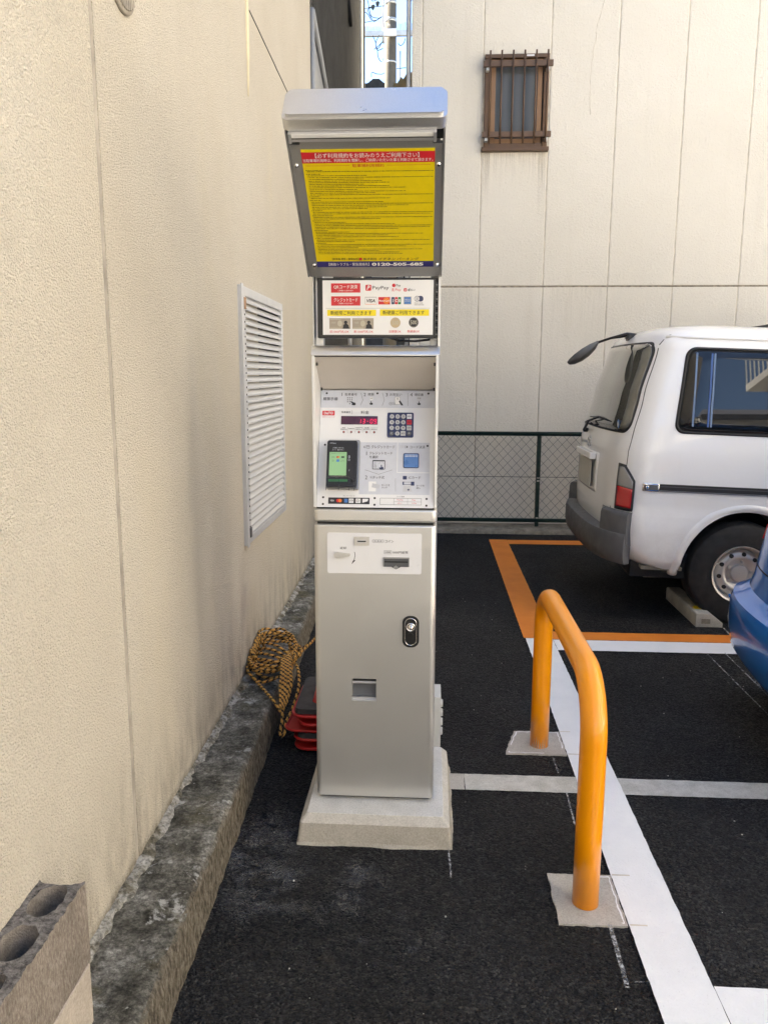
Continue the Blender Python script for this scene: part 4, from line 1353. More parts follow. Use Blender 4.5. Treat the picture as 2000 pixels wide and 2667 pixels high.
bm = B(); add_cyl(bm, PD.p(-0.296, 0.969, 0.002), PD.p(-0.296, 0.969, 0.006), 0.006, n=14); obj('lever_shaft', bm, M['grey_metal'], lv_)
bill = [(-0.1462, 0.9309), (-0.1200, 0.9309), (-0.1045, 0.9225), (-0.0885, 0.9309), (-0.0613, 0.9309), (-0.0613, 0.9619), (-0.1462, 0.9619)]
bm = B(); add_prism(bm, [PD.p(a, b, 0.002) for a, b in bill], PD.n * 0.0015); bs = obj('bill_slot', recalc(bm), M['bumper'], cp)
for a0, b0, a1, b1 in ((-0.1455, 0.9585, -0.0620, 0.9612), (-0.1455, 0.9316, -0.1435, 0.958), (-0.0640, 0.9316, -0.0620, 0.958)):
    obj('slot_frame', box(a0, a1, YF - 0.0055, YF - 0.0036, b0, b1), M['grey_metal'], bs)
obj('slot_mouth', box(-0.1420, -0.0655, YF - 0.0047, YF - 0.0037, 0.9455, 0.9495), M['dark'], bs)
bm = B(); add_prism(bm, [PD.p(a, b, 0.0036) for a, b in ((-0.1130, 0.9300), (-0.1045, 0.9245), (-0.0960, 0.9300), (-0.1045, 0.9360))], PD.n * 0.003); obj('finger_tab', recalc(bm), M['grey_metal'], bs)
pr = Print(PD, W0)
pr.text('返却', -0.2876, -0.2666, 0.9912, 0.0085, 0.015)
pr.text('コイン', -0.1401, -0.1123, 1.0157, 0.0088, 0.012)
pr.text('1000円紙幣', -0.1156, -0.0655, 0.9790, 0.0088, 0.015)
pr.text('1000', -0.1400, -0.1225, 0.9792, 0.0055, 0.01)
for a0, b0, a1, b1 in ((-0.1434, 0.9735, -0.1193, 0.9742), (-0.1434, 0.9842, -0.1193, 0.9849), (-0.1434, 0.9735, -0.1428, 0.9849), (-0.1199, 0.9735, -0.1193, 0.9849)): pr.rect(a0, b0, a1, b1)
for k in range(4):
    pr.ring(-0.1767 + k * 0.0091, 1.0156, 0.0050, 0.0006); pr.text(('500', '100', '50', '10')[k], -0.1795 + k * 0.0091, -0.1740 + k * 0.0091, 1.0156, 0.0022)
pr.line([(-0.2398, 0.9786), (-0.2385, 0.9720), (-0.2386, 0.9650), (-0.2400, 0.9570), (-0.2428, 0.9490)], 0.0016)
pr.poly([(-0.2365, 0.9510), (-0.2400, 0.9505), (-0.2450, 0.9490), (-0.2498, 0.9370)])
pr.done('lettering', M['p_black'], cp)

# --------------------------------------------------------------- upper housing (white cheeks, sloping panel, inner visor)
ZT, ZB = 1.607, 1.124
bm = B()
side = [(YF + 0.004, ZB), (YF - 0.004, 1.50), (YF - 0.002, ZT), (YB, ZT), (YB, ZB)]
for x0, x1 in ((XL + 0.001, XL + 0.010), (XR - 0.011, XR - 0.002)):
    bmx = B(); add_prism(bmx, [(x0, y, z) for y, z in side], (x1 - x0, 0, 0)); recalc(bmx)
    bmesh.ops.bevel(bmx, geom=bmx.edges[:], offset=0.0015, segments=2, affect='EDGES')
    obj('side_cheek', bmx, M['white_coat'], pm)
bm.free()
obj('housing_back', box(XL + 0.0105, XR - 0.0115, 2.70, YB - 0.004, ZB + 0.001, ZT - 0.001), M['white_coat'], pm)
# top cap with rolled front lip
bm = B(); add_prism(bm, [(XL - 0.001, y, z) for y, z in ((YF - 0.004, 1.6075), (YB, 1.6075), (YB, 1.636), (YF + 0.022, 1.639), (YF + 0.012, 1.636), (YF - 0.004, 1.613))], (XR - XL + 0.002, 0, 0)); recalc(bm)
bmesh.ops.bevel(bm, geom=bm.edges[:], offset=0.0025, segments=2, affect='EDGES')
obj('top_cap', bm, M['hood'], pm, smooth=True, angle=40)
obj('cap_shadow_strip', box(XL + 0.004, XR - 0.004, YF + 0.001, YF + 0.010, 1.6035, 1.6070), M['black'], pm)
# inner visor: slopes back from the lip down to the head of the panel
bm = B(); add_prism(bm, [(XL + 0.0105, y, z) for y, z in ((YF + 0.004, 1.6025), (2.642, 1.4995), (2.650, 1.5020), (YF + 0.020, 1.6065))], (XR - XL - 0.022, 0, 0))
vz = obj('inner_visor', recalc(bm), M['beige_inner'], pm)
for x in (XL + 0.0108, XR - 0.0168):
    for y, z in ((YF + 0.030, 1.585), (2.636, 1.505)):
        obj('bolt_head', box(x, x + 0.005, y - 0.004, y + 0.003, z - 0.009, z + 0.001), M['black'], vz)

PC = Plane((0, 2.505, 1.125), (0, 0.135, 0.372))
bm = B(); add_prism(bm, [PC.p(a, b, -0.004) for a, b in rrect(-0.3632, 0.0, 0.0152, 0.3955, 0.003, 2)], PC.n * 0.004); recalc(bm)
ip = obj('instruction_panel', bm, M['white_plate'], pm)
def cprint(w=0.0006): return Print(PC, w)
pr = cprint(0.0004); pr.rect(-0.3630, 0.3353, 0.0150, 0.3950); pr.rect(-0.2270, 0.0432, 0.0005, 0.2175); pr.done('grey_band', M['p_lgrey'], ip)
pr = cprint(0.0007)
pr.line([(-0.1045, 0.2170), (-0.1043, 0.1180)], 0.0025); pr.line([(-0.1050, 0.1165), (-0.0005, 0.1165)], 0.0025)
pr.rr(-0.1990, 0.3620, -0.1890, 0.3720, 0.0015); pr.rr(-0.1170, 0.3470, -0.0990, 0.3730, 0.001)
pr.rr(-0.1960, 0.0530, -0.1720, 0.0860, 0.001)
pr.rect(-0.1565, 0.0107, -0.1130, 0.0302)
pr.done('white_mark', M['p_white'], ip)
pr = cprint(0.0010)
T = pr.text
T('精算手順', -0.3547, -0.3065, 0.3653, 0.0118, 0.01)
T('1', -0.2950, -0.2900, 0.3811, 0.0115); T('駐車番号', -0.2826, -0.2424, 0.3811, 0.0095, 0.01)
T('2', -0.2205, -0.2130, 0.3808, 0.0115); T('精算', -0.2063, -0.1858, 0.3815, 0.0098, 0.01)
T('3', -0.1478, -0.1405, 0.3805, 0.0115); T('お支払い', -0.1341, -0.0938, 0.3815, 0.0095, 0.015)
T('4', -0.0665, -0.0585, 0.3809, 0.0115); T('領収書', -0.0524, -0.0225, 0.3810, 0.0095, 0.01)
pr.line([(-0.2299, 0.3862), (-0.2225, 0.3619), (-0.2302, 0.3436)], 0.0008); pr.line([(-0.1581, 0.3866), (-0.1512, 0.3623), (-0.1580, 0.3425)], 0.0008); pr.line([(-0.0741, 0.3869), (-0.0733, 0.3430)], 0.0008)
for i in range(3):
    for j in range(4):
        if j < 3 or i == 1: pr.disc(-0.2730 + i * 0.0070, 0.3690 - j * 0.0068, 0.0019, 8)
def hand(a, b, s, flip=1):      # little pointing-hand pictogram
    pr.poly([(a - 0.0012 * s, b + 0.006 * s), (a + 0.0012 * s, b + 0.006 * s), (a + 0.0014 * s, b + 0.001 * s), (a + 0.0052 * s, b - 0.0005 * s), (a + 0.0050 * s, b - 0.0065 * s), (a - 0.0030 * s, b - 0.0065 * s), (a - 0.0060 * s, b - 0.001 * s), (a - 0.0046 * s, b), (a - 0.0014 * s, b - 0.002 * s)])
pr.poly([(-0.2640, 0.3560), (-0.2610, 0.3575), (-0.2560, 0.3545), (-0.2470, 0.3520), (-0.2460, 0.3455), (-0.2500, 0.3430), (-0.2600, 0.3450), (-0.2570, 0.3490)])
hand(-0.1950, 0.3520, 1.0); hand(-0.0370, 0.3520, 1.0)
T('精算', -0.1980, -0.1900, 0.3680, 0.0036); T('領収書', -0.0432, -0.0310, 0.3690, 0.0034)
pr.ring(-0.1305, 0.3500, 0.0050, 0.0007); T('¥', -0.1325, -0.1285, 0.3500, 0.005)
for k in range(3): pr.line([(-0.1260 + k * 0.0035 + 0.0035 * math.cos(t_), 0.3500 + 0.0050 * math.sin(t_)) for t_ in (-1.2, -.5, 0, .5, 1.2)], 0.0007)
pr.line([(-0.1170, 0.3470), (-0.0990, 0.3470), (-0.0990, 0.3730), (-0.1170, 0.3730), (-0.1170, 0.3470)], 0.0007); T('¥', -0.1105, -0.1050, 0.3665, 0.006)
pr.poly([(-0.1010, 0.3610), (-0.0985, 0.3600), (-0.0940, 0.3530), (-0.0885, 0.3440), (-0.0950, 0.3435), (-0.1035, 0.3570)])
T('大東テクノロジーズ' if False else '料金', -0.2280, -0.2012, 0.3195, 0.0112, 0.01); T('駐車番号', -0.2918, -0.2625, 0.3200, 0.0070, 0.01)
pr.line([(-0.2575, 0.3270), (-0.2575, 0.3125)], 0.0005)
for k, s in enumerate((('現金', '精算中止'), ('釣銭切れ',), ('1000円', '使用中止'), ('領収書', '発行中止'), ('クレジットカード', '使用中止'))):
    a = -0.2829 + k * 0.02515
    for q, line_ in enumerate(s): T(line_, a - min(0.0105, 0.0026 * len(line_)), a + min(0.0105, 0.0026 * len(line_)), (0.2665 if len(s) > 1 else 0.2635) - q * 0.0055, 0.0042, 0.01)
    if k < 4: pr.line([(a + 0.0126, 0.2690), (a + 0.0126, 0.2480)], 0.0004)
T('クレジットカード', -0.1900, -0.1135, 0.2022, 0.0108, 0.012); T('コード決済', -0.0645, -0.0151, 0.2025, 0.0105, 0.012)
T('1', -0.2080, -0.2030, 0.1798, 0.0125); T('クレジットカード', -0.1961, -0.1211, 0.1808, 0.0095, 0.012); T('を選択', -0.1958, -0.1675, 0.1678, 0.0095, 0.012)
T('2', -0.2085, -0.2010, 0.0994, 0.0125); T('タッチ式', -0.1837, -0.1458, 0.0996, 0.0098, 0.012); T('ICカード', -0.0671, -0.0277, 0.1000, 0.0098, 0.012)
T('カードを', -0.1544, -0.1275, 0.0742, 0.0066, 0.01); T('タッチ', -0.1542, -0.1350, 0.0662, 0.0060, 0.01); T('カードを', -0.0416, -0.0154, 0.0734, 0.0066, 0.01); T('挿入', -0.0414, -0.0280, 0.0655, 0.0062, 0.01)
T('クレジットカード', -0.2780, -0.2400, 0.0372, 0.0046, 0.01); T('コード決済', -0.1040, -0.0795, 0.0369, 0.0050, 0.01)
pr.line([(-0.2097, 0.1250), (-0.1647, 0.1099), (-0.1206, 0.1251)], 0.0007); pr.line([(-0.1094, 0.0973), (-0.1085, 0.0535)], 0.0006)
for k in range(3): pr.line([(-0.1935 + 0.0022 * k + 0.0026 * math.cos(t_), 0.0995 + (0.0022 + 0.0014 * k) * math.sin(t_)) for t_ in (-1.1, -.5, 0, .5, 1.1)], 0.0007)
# card and phone pictograms
pr.line([(-0.2150, 0.1985), (-0.2060, 0.1985), (-0.2060, 0.2045), (-0.2150, 0.2045), (-0.2150, 0.1985)], 0.0009); pr.line([(-0.2055, 0.1970), (-0.1965, 0.1970), (-0.1965, 0.2060), (-0.2075, 0.2060)], 0.0009); pr.rect(-0.2140, 0.2000, -0.2115, 0.2020); pr.line([(-0.2055, 0.2040), (-0.1965, 0.2040)], 0.0012)
pr.line([(-0.0800, 0.1990), (-0.0800, 0.2065), (-0.0770, 0.2065), (-0.0770, 0.1990), (-0.0800, 0.1990)], 0.0007); pr.line([(-0.0730, 0.1995), (-0.0730, 0.2060)], 0.003)
pr.line([(-0.1845, 0.1265), (-0.1845, 0.1563), (-0.1450, 0.1563), (-0.1450, 0.1275), (-0.1835, 0.1275)], 0.0020); pr.rect(-0.1830, 0.1535, -0.1465, 0.1555); pr.line([(-0.1800, 0.1480), (-0.1740, 0.1480)], 0.0007); pr.line([(-0.1800, 0.1430), (-0.1740, 0.1430)], 0.0007); pr.line([(-0.1790, 0.1340), (-0.1730, 0.1340), (-0.1730, 0.1390), (-0.1790, 0.1390), (-0.1790, 0.1340)], 0.0007)
for t_ in (20, 55, 90, 125, 160): pr.line([(-0.1560 + 0.0065 * math.cos(R(t_)), 0.1440 + 0.0065 * math.sin(R(t_))), (-0.1560 + 0.0090 * math.cos(R(t_)), 0.1440 + 0.0090 * math.sin(R(t_)))], 0.0007)
for a in (-0.3437, -0.1748, -0.0062): pr.disc(a, 0.3850, 0.0036)
for a, b in ((-0.3432, 0.2077), (-0.0068, 0.2067), (-0.3430, 0.0318), (-0.3430, 0.0094), (-0.1754, 0.0309), (-0.1754, 0.0089), (-0.0077, 0.0301), (-0.0079, 0.0081)): pr.disc(a, b, 0.0036)
pr.line([(-0.1577, 0.0098), (-0.0244, 0.0098), (-0.0244, 0.0312), (-0.1577, 0.0312), (-0.1577, 0.0098)], 0.0009); pr.line([(-0.1129, 0.0098), (-0.1129, 0.0312)], 0.0006); pr.line([(-0.0687, 0.0098), (-0.0687, 0.0312)], 0.0006); pr.line([(-0.1129, 0.0200), (-0.0244, 0.0200)], 0.0006)
pr.rect(-0.3260, 0.0104, -0.1917, 0.0315)
pr.done('lettering', M['p_black'], ip)
pr = cprint(0.0010)
hand(-0.1560, 0.1340, 1.3)
pr.rr(-0.0855, 0.0935, -0.0725, 0.1055, 0.0012)
pr.rect(-0.0860, 0.0755, -0.0815, 0.0865); pr.rect(-0.0590, 0.0735, -0.0480, 0.0865); pr.rect(-0.0815, 0.0845, -0.0590, 0.0855); pr.rect(-0.0815, 0.0765, -0.0590, 0.0780)
pr.poly([(-0.0715, 0.0590), (-0.0680, 0.0590), (-0.0680, 0.0560), (-0.0650, 0.0560), (-0.0650, 0.0590), (-0.0615, 0.0590), (-0.0665, 0.0635)])
pr.done('pictogram', M['p_navy'], ip)
pr = cprint(0.0009)
pr.poly([(-0.0815, 0.0745), (-0.0590, 0.0745), (-0.0550, 0.0535), (-0.0855, 0.0535)]); pr.poly([(-0.1840, 0.0800), (-0.1860, 0.0665), (-0.1615, 0.0620), (-0.1580, 0.0750)]); pr.rr(-0.0432, 0.3600, -0.0308, 0.3740, 0.001)
pr.rect(-0.0960, 0.1975, -0.0905, 0.2080); pr.rect(-0.0895, 0.1975, -0.0835, 0.2080)
pr.done('pictogram', M['p_grey'], ip)
# maker's red badge
pr = cprint(0.0010); pr.rr(-0.3556, 0.3083, -0.3151, 0.3241, 0.001); pr.text('大東テクノロジーズ', -0.3556, -0.3151, 0.3028, 0.0036, 0.01); pr.done('badge', M['p_red'], ip)
pr = cprint(0.0014); pr.text('DaiTO', -0.3500, -0.3205, 0.3162, 0.0092, 0.03)
for k in range(2): pass
pr.text('VISA', -0.3200, -0.3070, 0.0212, 0.006, 0.01)
pr.rect(-0.2590, 0.0140, -0.2435, 0.0285); pr.rect(-0.2370, 0.0140, -0.2210, 0.0285); pr.poly([(-0.2150, 0.0150), (-0.1980, 0.0200), (-0.1960, 0.0280), (-0.2150, 0.0280)])
pr.done('badge_lettering', M['p_white'], ip)
pr = cprint(0.0014); pr.disc(-0.2945, 0.0212, 0.0058); pr.text('PayPay', -0.1030, -0.0830, 0.0255, 0.0042, 0.01); pr.text('Pay', -0.0545, -0.0430, 0.0255, 0.0046, 0.01); pr.text('d払い', -0.1010, -0.0870, 0.0150, 0.0042, 0.01); pr.text('R Pay', -0.0540, -0.0400, 0.0150, 0.0042, 0.01); pr.done('logo_mark', M['p_red'], ip)
pr = cprint(0.0016); pr.disc(-0.2875, 0.0212, 0.0058); pr.done('logo_mark', M['p_orange'], ip)
pr = cprint(0.0014); pr.rect(-0.2740, 0.0150, -0.2625, 0.0275); pr.done('logo_mark', M['p_sky'], ip)
pr = cprint(0.0018); pr.text('JCB', -0.2575, -0.2450, 0.0212, 0.007, 0.01); pr.text('D', -0.2340, -0.2240, 0.0212, 0.008); pr.done('logo_lettering', M['p_black'], ip)

# display with lit digits
bm = B(); add_prism(bm, [PC.p(a, b, 0.0) for a, b in rrect(-0.2928, 0.2776, -0.1719, 0.3063, 0.001, 2)], PC.n * 0.0022); ds = obj('display', recalc(bm), M['disp'], ip)
pr = Print(PC, 0.0026)
def seg7(a, b, w, h, on):
    t_ = 0.0017; sl = 0.10
    def q(x0, y0, x1, y1): pr.line([(a + x0 * w + sl * y0 * h, b + y0 * h), (a + x1 * w + sl * y1 * h, b + y1 * h)], t_)
    S = {'a': (0.1, 1, .9, 1), 'b': (1, .95, 1, .55), 'c': (1, .45, 1, .05), 'd': (.1, 0, .9, 0), 'e': (0, .05, 0, .45), 'f': (0, .55, 0, .95), 'g': (.1, .5, .9, .5)}
    for c in on: q(*S[c])
bz = 0.2815
seg7(-0.2350, bz, 0.0070, 0.0140, 'bc'); seg7(-0.2215, bz, 0.0070, 0.0140, 'abgcd'); seg7(-0.2090, bz, 0.0070, 0.0140, 'g'); seg7(-0.1965, bz, 0.0070, 0.0140, 'abcdef'); seg7(-0.1845, bz, 0.0070, 0.0140, 'abcdfg')
pr.disc(-0.1750, bz, 0.0011, 8)
pr.done('digits', M['digit'], ds)
for k in range(5):
    bm = B(); c = PC.p(-0.2829 + k * 0.02515, 0.2515, 0.0008); add_cyl(bm, c, c + PC.n * 0.002, 0.0036, n=12); ind = obj('indicator_lamp', bm, M['bumper'], ip)
    bm = B(); add_cyl(bm, c + PC.n * 0.0021, c + PC.n * 0.003, 0.0018, n=10); obj('lens', bm, M['p_red'], ind)

# keypad
bm = B(); add_prism(bm, [PC.p(a, b, 0.0) for a, b in rrect(-0.1400, 0.2342, -0.0535, 0.3187, 0.005, 4)], PC.n * 0.003); kp = obj('keypad', recalc(bm), M['p_navy'], ip)
def key(a, b, txt, kind='round', mat='key', tm='p_black'):
    bm = B()
    if kind == 'round': c = PC.p(a, b, 0.0030); add_cyl(bm, c, c + PC.n * 0.0030, 0.0076, 0.0070, n=18)
    else: add_prism(bm, [PC.p(x, y, 0.003) for x, y in rrect(a - 0.0080, b - 0.0078, a + 0.0080, b + 0.0078, 0.0012, 2)], PC.n * 0.003); recalc(bm)
    k_ = obj('key', bm, M[mat], kp)
    w_ = 0.0022 if len(txt) == 1 else 0.0058
    p_ = Print(PC, 0.0064); p_.text(txt, a - w_, a + w_, b, 0.0062 if len(txt) == 1 else 0.0046, 0.015); p_.done('lettering', M[tm], k_)
ka = (-0.1250, -0.1061, -0.0873, -0.0677)
kb_ = (0.3050, 0.2853, 0.2660, 0.2470)
for r_ in range(3):
    for c_ in range(3): key(ka[c_], kb_[r_], str(r_ * 3 + c_ + 1))
key(ka[1], kb_[3], '0'); key(ka[0], kb_[3], 'C', 'round', 'bumper', 'p_lgrey'); key(ka[3], kb_[3], '呼', 'round', 'bumper', 'p_lgrey')
key(ka[2], kb_[3], '割引', 'sq'); key(ka[3], kb_[0], '精算', 'sq', 'white_plate'); key(ka[3], kb_[1], '取消', 'sq', 'p_red'); key(ka[3], kb_[2], '領収書', 'sq')

# blue code-reader window
bm = B(); add_prism(bm, [PC.p(a, b, 0.0) for a, b in rrect(-0.0852, 0.1318, -0.0339, 0.1814, 0.005, 4)], PC.n * 0.0022); cr = obj('code_reader', recalc(bm), M['p_navy'], ip)
bm = B(); add_prism(bm, [PC.p(a, b, 0.0022) for a, b in rrect(-0.0826, 0.1342, -0.0365, 0.1790, 0.004, 4)], PC.n * 0.0008); obj('reader_window', recalc(bm), M['bluebtn'], cr)
pr = Print(PC, 0.0034)
for q in range(2):
    for k in range(9): pr.rect(-0.0790 + k * 0.0046, 0.1735 - q * 0.0048, -0.0760 + k * 0.0046, 0.1758 - q * 0.0048)
pr.done('fine_print', M['p_white'], cr)

# card terminal standing proud of the panel
bm = B(); add_prism(bm, [PC.p(a, b, 0.0) for a, b in rrect(-0.3320, 0.0560, -0.2262, 0.2215, 0.007, 4)], PC.n * 0.016); recalc(bm)
bmesh.ops.bevel(bm, geom=[e for e in bm.edges if e.calc_face_angle(0) > 0.5], offset=0.0015, segments=1, affect='EDGES')
ct = obj('card_terminal', bm, M['grey_metal'], ip)
bm = B(); add_prism(bm, [PC.p(a, b, 0.016) for a, b in rrect(-0.3310, 0.0590, -0.2330, 0.2130, 0.006, 4)], PC.n * 0.022); recalc(bm)
bmesh.ops.bevel(bm, geom=[e for e in bm.edges if e.calc_face_angle(0) > 0.5], offset=0.003, segments=2, affect='EDGES')
obj('terminal_body', bm, M['black'], ct, smooth=True, angle=40)
bm = B(); add_prism(bm, [PC.p(a, b, 0.038) for a, b in rrect(-0.3222, 0.0965, -0.2665, 0.1740, 0.001, 2)], PC.n * 0.0007); scn = obj('screen', recalc(bm), M['lcd'], ct)
pr = Print(PC, 0.0391)
pr.text('取り扱いクレジットカード', -0.3150, -0.2740, 0.1690, 0.0026)
pr.text('VISA', -0.3150, -0.3050, 0.1570, 0.0032, 0.01); pr.rect(-0.2835, 0.1545, -0.2740, 0.1600); pr.text('D', -0.3120, -0.3075, 0.1450, 0.005); pr.line([(-0.2850, 0.1430), (-0.2790, 0.1448), (-0.2730, 0.1440)], 0.0008)
pr.done('screen_print', M['p_black'], scn)
pr = Print(PC, 0.0392); pr.disc(-0.2965, 0.1572, 0.0030); pr.done('screen_mark', M['p_red'], scn)
pr = Print(PC, 0.0394); pr.disc(-0.2925, 0.1572, 0.0030); pr.done('screen_mark', M['p_orange'], scn)
pr = Print(PC, 0.0392); pr.rect(-0.2990, 0.1415, -0.2900, 0.1495); pr.done('screen_mark', M['p_sky'], scn)
pr = Print(PC, 0.0385); pr.text('ViVOpay', -0.3220, -0.3020, 0.2030, 0.0056); pr.text('ご利用いただける', -0.3130, -0.2770, 0.1880, 0.0050); pr.text('カード・電子マネー', -0.3140, -0.2755, 0.1812, 0.0046); pr.rr(-0.2610, 0.1530, -0.2565, 0.1630, 0.0018); pr.ring(-0.2585, 0.1480, 0.0028, 0.0008); pr.line([(-0.2570, 0.1110), (-0.2570, 0.1170)], 0.0008); pr.done('lettering', M['p_lgrey'], ct)
pr = Print(PC, 0.0386); pr.rr(-0.2605, 0.1535, -0.2585, 0.1625, 0.0008); pr.done('lettering_gap', M['p_black'], ct)
bm = B(); add_prism(bm, [PC.p(a, b, 0.034) for a, b in ((-0.3225, 0.0760), (-0.2615, 0.0760), (-0.2615, 0.0835), (-0.3225, 0.0835))], PC.n * 0.006); obj('card_mouth', recalc(bm), simple('green_card_mouth', (0.03, 0.16, 0.06), 0.4), ct)
bm = B(); c = PC.p(-0.2470, 0.0800, 0.038); add_lathe(bm, [(0.0055, 0), (0.0055, -0.003), (0.003, -0.004)], c, 14, 'y'); obj('terminal_lens', bm, M['black'], ct)
# clear card guide: a tray with four fins below the mouth
cg = obj('card_guide', recalc((lambda b_: (add_prism(b_, [PC.p(a, b, 0.0385) for a, b in ((-0.3300, 0.0905), (-0.2470, 0.0905), (-0.2890, 0.0975))], PC.n * 0.0015), b_)[1])(B())), M['clear'], ct)
for a in (-0.3290, -0.2890, -0.2560, -0.2390):
    bm = B(); add_prism(bm, [PC.p(a, 0.090, 0.0390), PC.p(a, 0.055, 0.0390), PC.p(a, 0.046, 0.046), PC.p(a, 0.052, 0.054), PC.p(a, 0.086, 0.052)], PC.u * 0.0013); obj('guide_fin', recalc(bm), M['clear'], cg)

# --------------------------------------------------------------- posts and payment sign
obj('post', box(XL + 0.006, XL + 0.030, 2.56, 2.60, 1.6365, 1.93, 0.002), M['alu'], pm)
obj('post', box(XR - 0.030, XR - 0.006, 2.56, 2.60, 1.6365, 1.93, 0.002), M['grey_metal'], pm)
obj('post_cover', box(XR - 0.0058, XR + 0.001, 2.515, 2.62, 1.6375, 1.90, 0.001), M['white_coat'], pm)
obj('post_cover', box(XL + 0.002, XL + 0.0058, 2.53, 2.62, 1.6375, 1.90, 0.001), M['galv'], pm)
ps = obj('payment_sign', box(-0.3555, 0.0130, 2.520, 2.5560, 1.6620, 1.8440, 0.002), M['black'], pm)
bm = B(); add_prism(bm, [(-0.3385, 2.520, 1.6715), (0.0050, 2.520, 1.6715), (0.0060, 2.520, 1.8370), (-0.3385, 2.520, 1.8365)], (0, -0.003, 0)); sb = obj('sign_board', recalc(bm), M['white_plate'], ps)
PB = Plane((0, 2.517, 1.6), (0, 0, 1))
def bp(w=0.0005): return Print(PB, w)
pr = bp(); pr.rect(-0.3119, 0.1994, -0.2205, 0.2274); pr.rect(-0.3116, 0.1603, -0.2206, 0.1885); pr.rr(-0.2044, 0.2048, -0.1866, 0.2229, 0.003); pr.disc(-0.1168, 0.2207, 0.0055); pr.rr(-0.0860, 0.2025, -0.0762, 0.2122, 0.002)
pr.text('R', -0.1219, -0.1150, 0.2073, 0.0095, 0.01); pr.text('Pay', -0.1120, -0.0947, 0.2065, 0.0095); pr.rect(-0.1644, 0.1635, -0.1281, 0.1859)
pr.rect(-0.2059, 0.1636, -0.1701, 0.1648) if False else None
pr.rr(-0.1135, 0.1640, -0.1045, 0.1858, 0.002)
pr.text('旧1000円札OK', -0.3161, -0.2563, 0.0810, 0.0080, 0.01); pr.text('新1000円札OK', -0.2409, -0.1802, 0.0810, 0.0080, 0.01); pr.text('旧硬貨OK', -0.1309, -0.0933, 0.0816, 0.0080, 0.012); pr.text('新硬貨OK', -0.0737, -0.0356, 0.0821, 0.0080, 0.012)
pr.done('red_print', M['p_red'], sb)
pr = bp(0.0010); pr.text('QRコード決済', -0.3035, -0.2295, 0.2165, 0.0125, 0.012); pr.text('ご利用いただけます', -0.2900, -0.2430, 0.2055, 0.0050, 0.01); pr.text('クレジットカード', -0.3030, -0.2290, 0.1775, 0.0120, 0.012); pr.text('ご利用いただけます', -0.2900, -0.2430, 0.1668, 0.0050, 0.01)
pr.text('P', -0.2005, -0.1905, 0.2138, 0.0135, 0.02, 0.3); pr.text('MasterCard', -0.1625, -0.1300, 0.1748, 0.0055, 0.01); pr.text('d', -0.0835, -0.0790, 0.2073, 0.006, 0.01)
pr.text('JCB', -0.1228, -0.0955, 0.1750, 0.0085, 0.03) if False else None
pr.done('white_lettering', M['p_white'], sb)
pr = bp(); pr.text('PayPay', -0.1828, -0.1320, 0.2125, 0.0130, 0.004); pr.text('Pay', -0.1097, -0.0954, 0.2200, 0.0090, 0.008); pr.text('d', -0.0732, -0.0672, 0.2078, 0.0090, 0.03); pr.text('払い', -0.0650, -0.0504, 0.2072, 0.0072, 0.01)
pr.text('VISA', -0.2010, -0.1745, 0.1748, 0.0105, 0.03, 0.25); pr.rect(-0.2059, 0.1850, -0.1701, 0.1860); pr.rect(-0.2059, 0.1640, -0.2054, 0.1850); pr.rect(-0.1706, 0.1640, -0.1701, 0.1850)
pr.rect(-0.3285, 0.1519, -0.0045, 0.1525); pr.text('Diners Club', -0.0525, -0.0270, 0.1680, 0.0042); pr.text('International', -0.0525, -0.0241, 0.1628, 0.0042)
pr.disc(-0.0546, 0.1091, 0.0153, 24)
pr.done('lettering', M['p_black'], sb)
pr = bp(0.0006); pr.rr(-0.0430, 0.1719, -0.0251, 0.1892, 0.008); pr.rr(-0.1238, 0.1640, -0.1145, 0.1858, 0.002); pr.disc(-0.0445, 0.1805, 0.0086, 18); pr.done('navy_print', M['p_navy'], sb)
pr = bp(0.0006); pr.rr(-0.1035, 0.1640, -0.0944, 0.1858, 0.002); pr.done('green_print', M['p_green'], sb)
pr = bp(0.0008); pr.disc(-0.0445, 0.1805, 0.0072, 18); pr.rr(-0.0610, 0.1020, -0.0482, 0.1160, 0.003) if False else None; pr.done('white_disc', M['p_white'], sb)
pr = bp(0.0012); pr.rect(-0.0472, 0.1750, -0.0455, 0.1860); pr.rect(-0.0435, 0.1750, -0.0418, 0.1860); pr.done('navy_print', M['p_navy'], sb)
pr = bp(0.0012); pr.text('J', -0.1218, -0.1165, 0.1750, 0.0095, 0.03); pr.text('C', -0.1122, -0.1058, 0.1750, 0.0095, 0.03); pr.text('B', -0.1020, -0.0958, 0.1750, 0.0095, 0.03); pr.done('white_lettering', M['p_white'], sb)
pr = bp(0.0006); pr.rect(-0.0860, 0.1634, -0.0620, 0.1873); pr.done('card_border', M['p_note2'], sb)
pr = bp(0.0008); pr.rect(-0.0845, 0.1648, -0.0635, 0.1858); pr.done('card_field', M['p_sky'], sb)
pr = bp(0.0012); pr.text('AMERICAN', -0.0830, -0.0650, 0.1785, 0.0034, 0.01); pr.text('EXPRESS', -0.0825, -0.0655, 0.1735, 0.0034, 0.01); pr.done('card_lettering', M['p_lgrey'], sb)
pr = bp(0.0008); pr.disc(-0.1395, 0.1748, 0.0102); pr.rect(-0.2059, 0.1636, -0.1701, 0.1648); pr.done('orange_print', M['p_orange'], sb)
pr = bp(0.0006); pr.rect(-0.3242, 0.1289, -0.1715, 0.1475); pr.rect(-0.1597, 0.1290, -0.0071, 0.1487); pr.done('yellow_band', M['p_yellow2'], sb)
pr = bp(0.0010); pr.text('新紙幣ご利用できます', -0.3140, -0.1850, 0.1380, 0.0125, 0.01); pr.text('新硬貨ご利用できます', -0.1510, -0.0215, 0.1390, 0.0125, 0.01); pr.done('lettering', M['p_black'], sb)
pr = bp(0.0006)
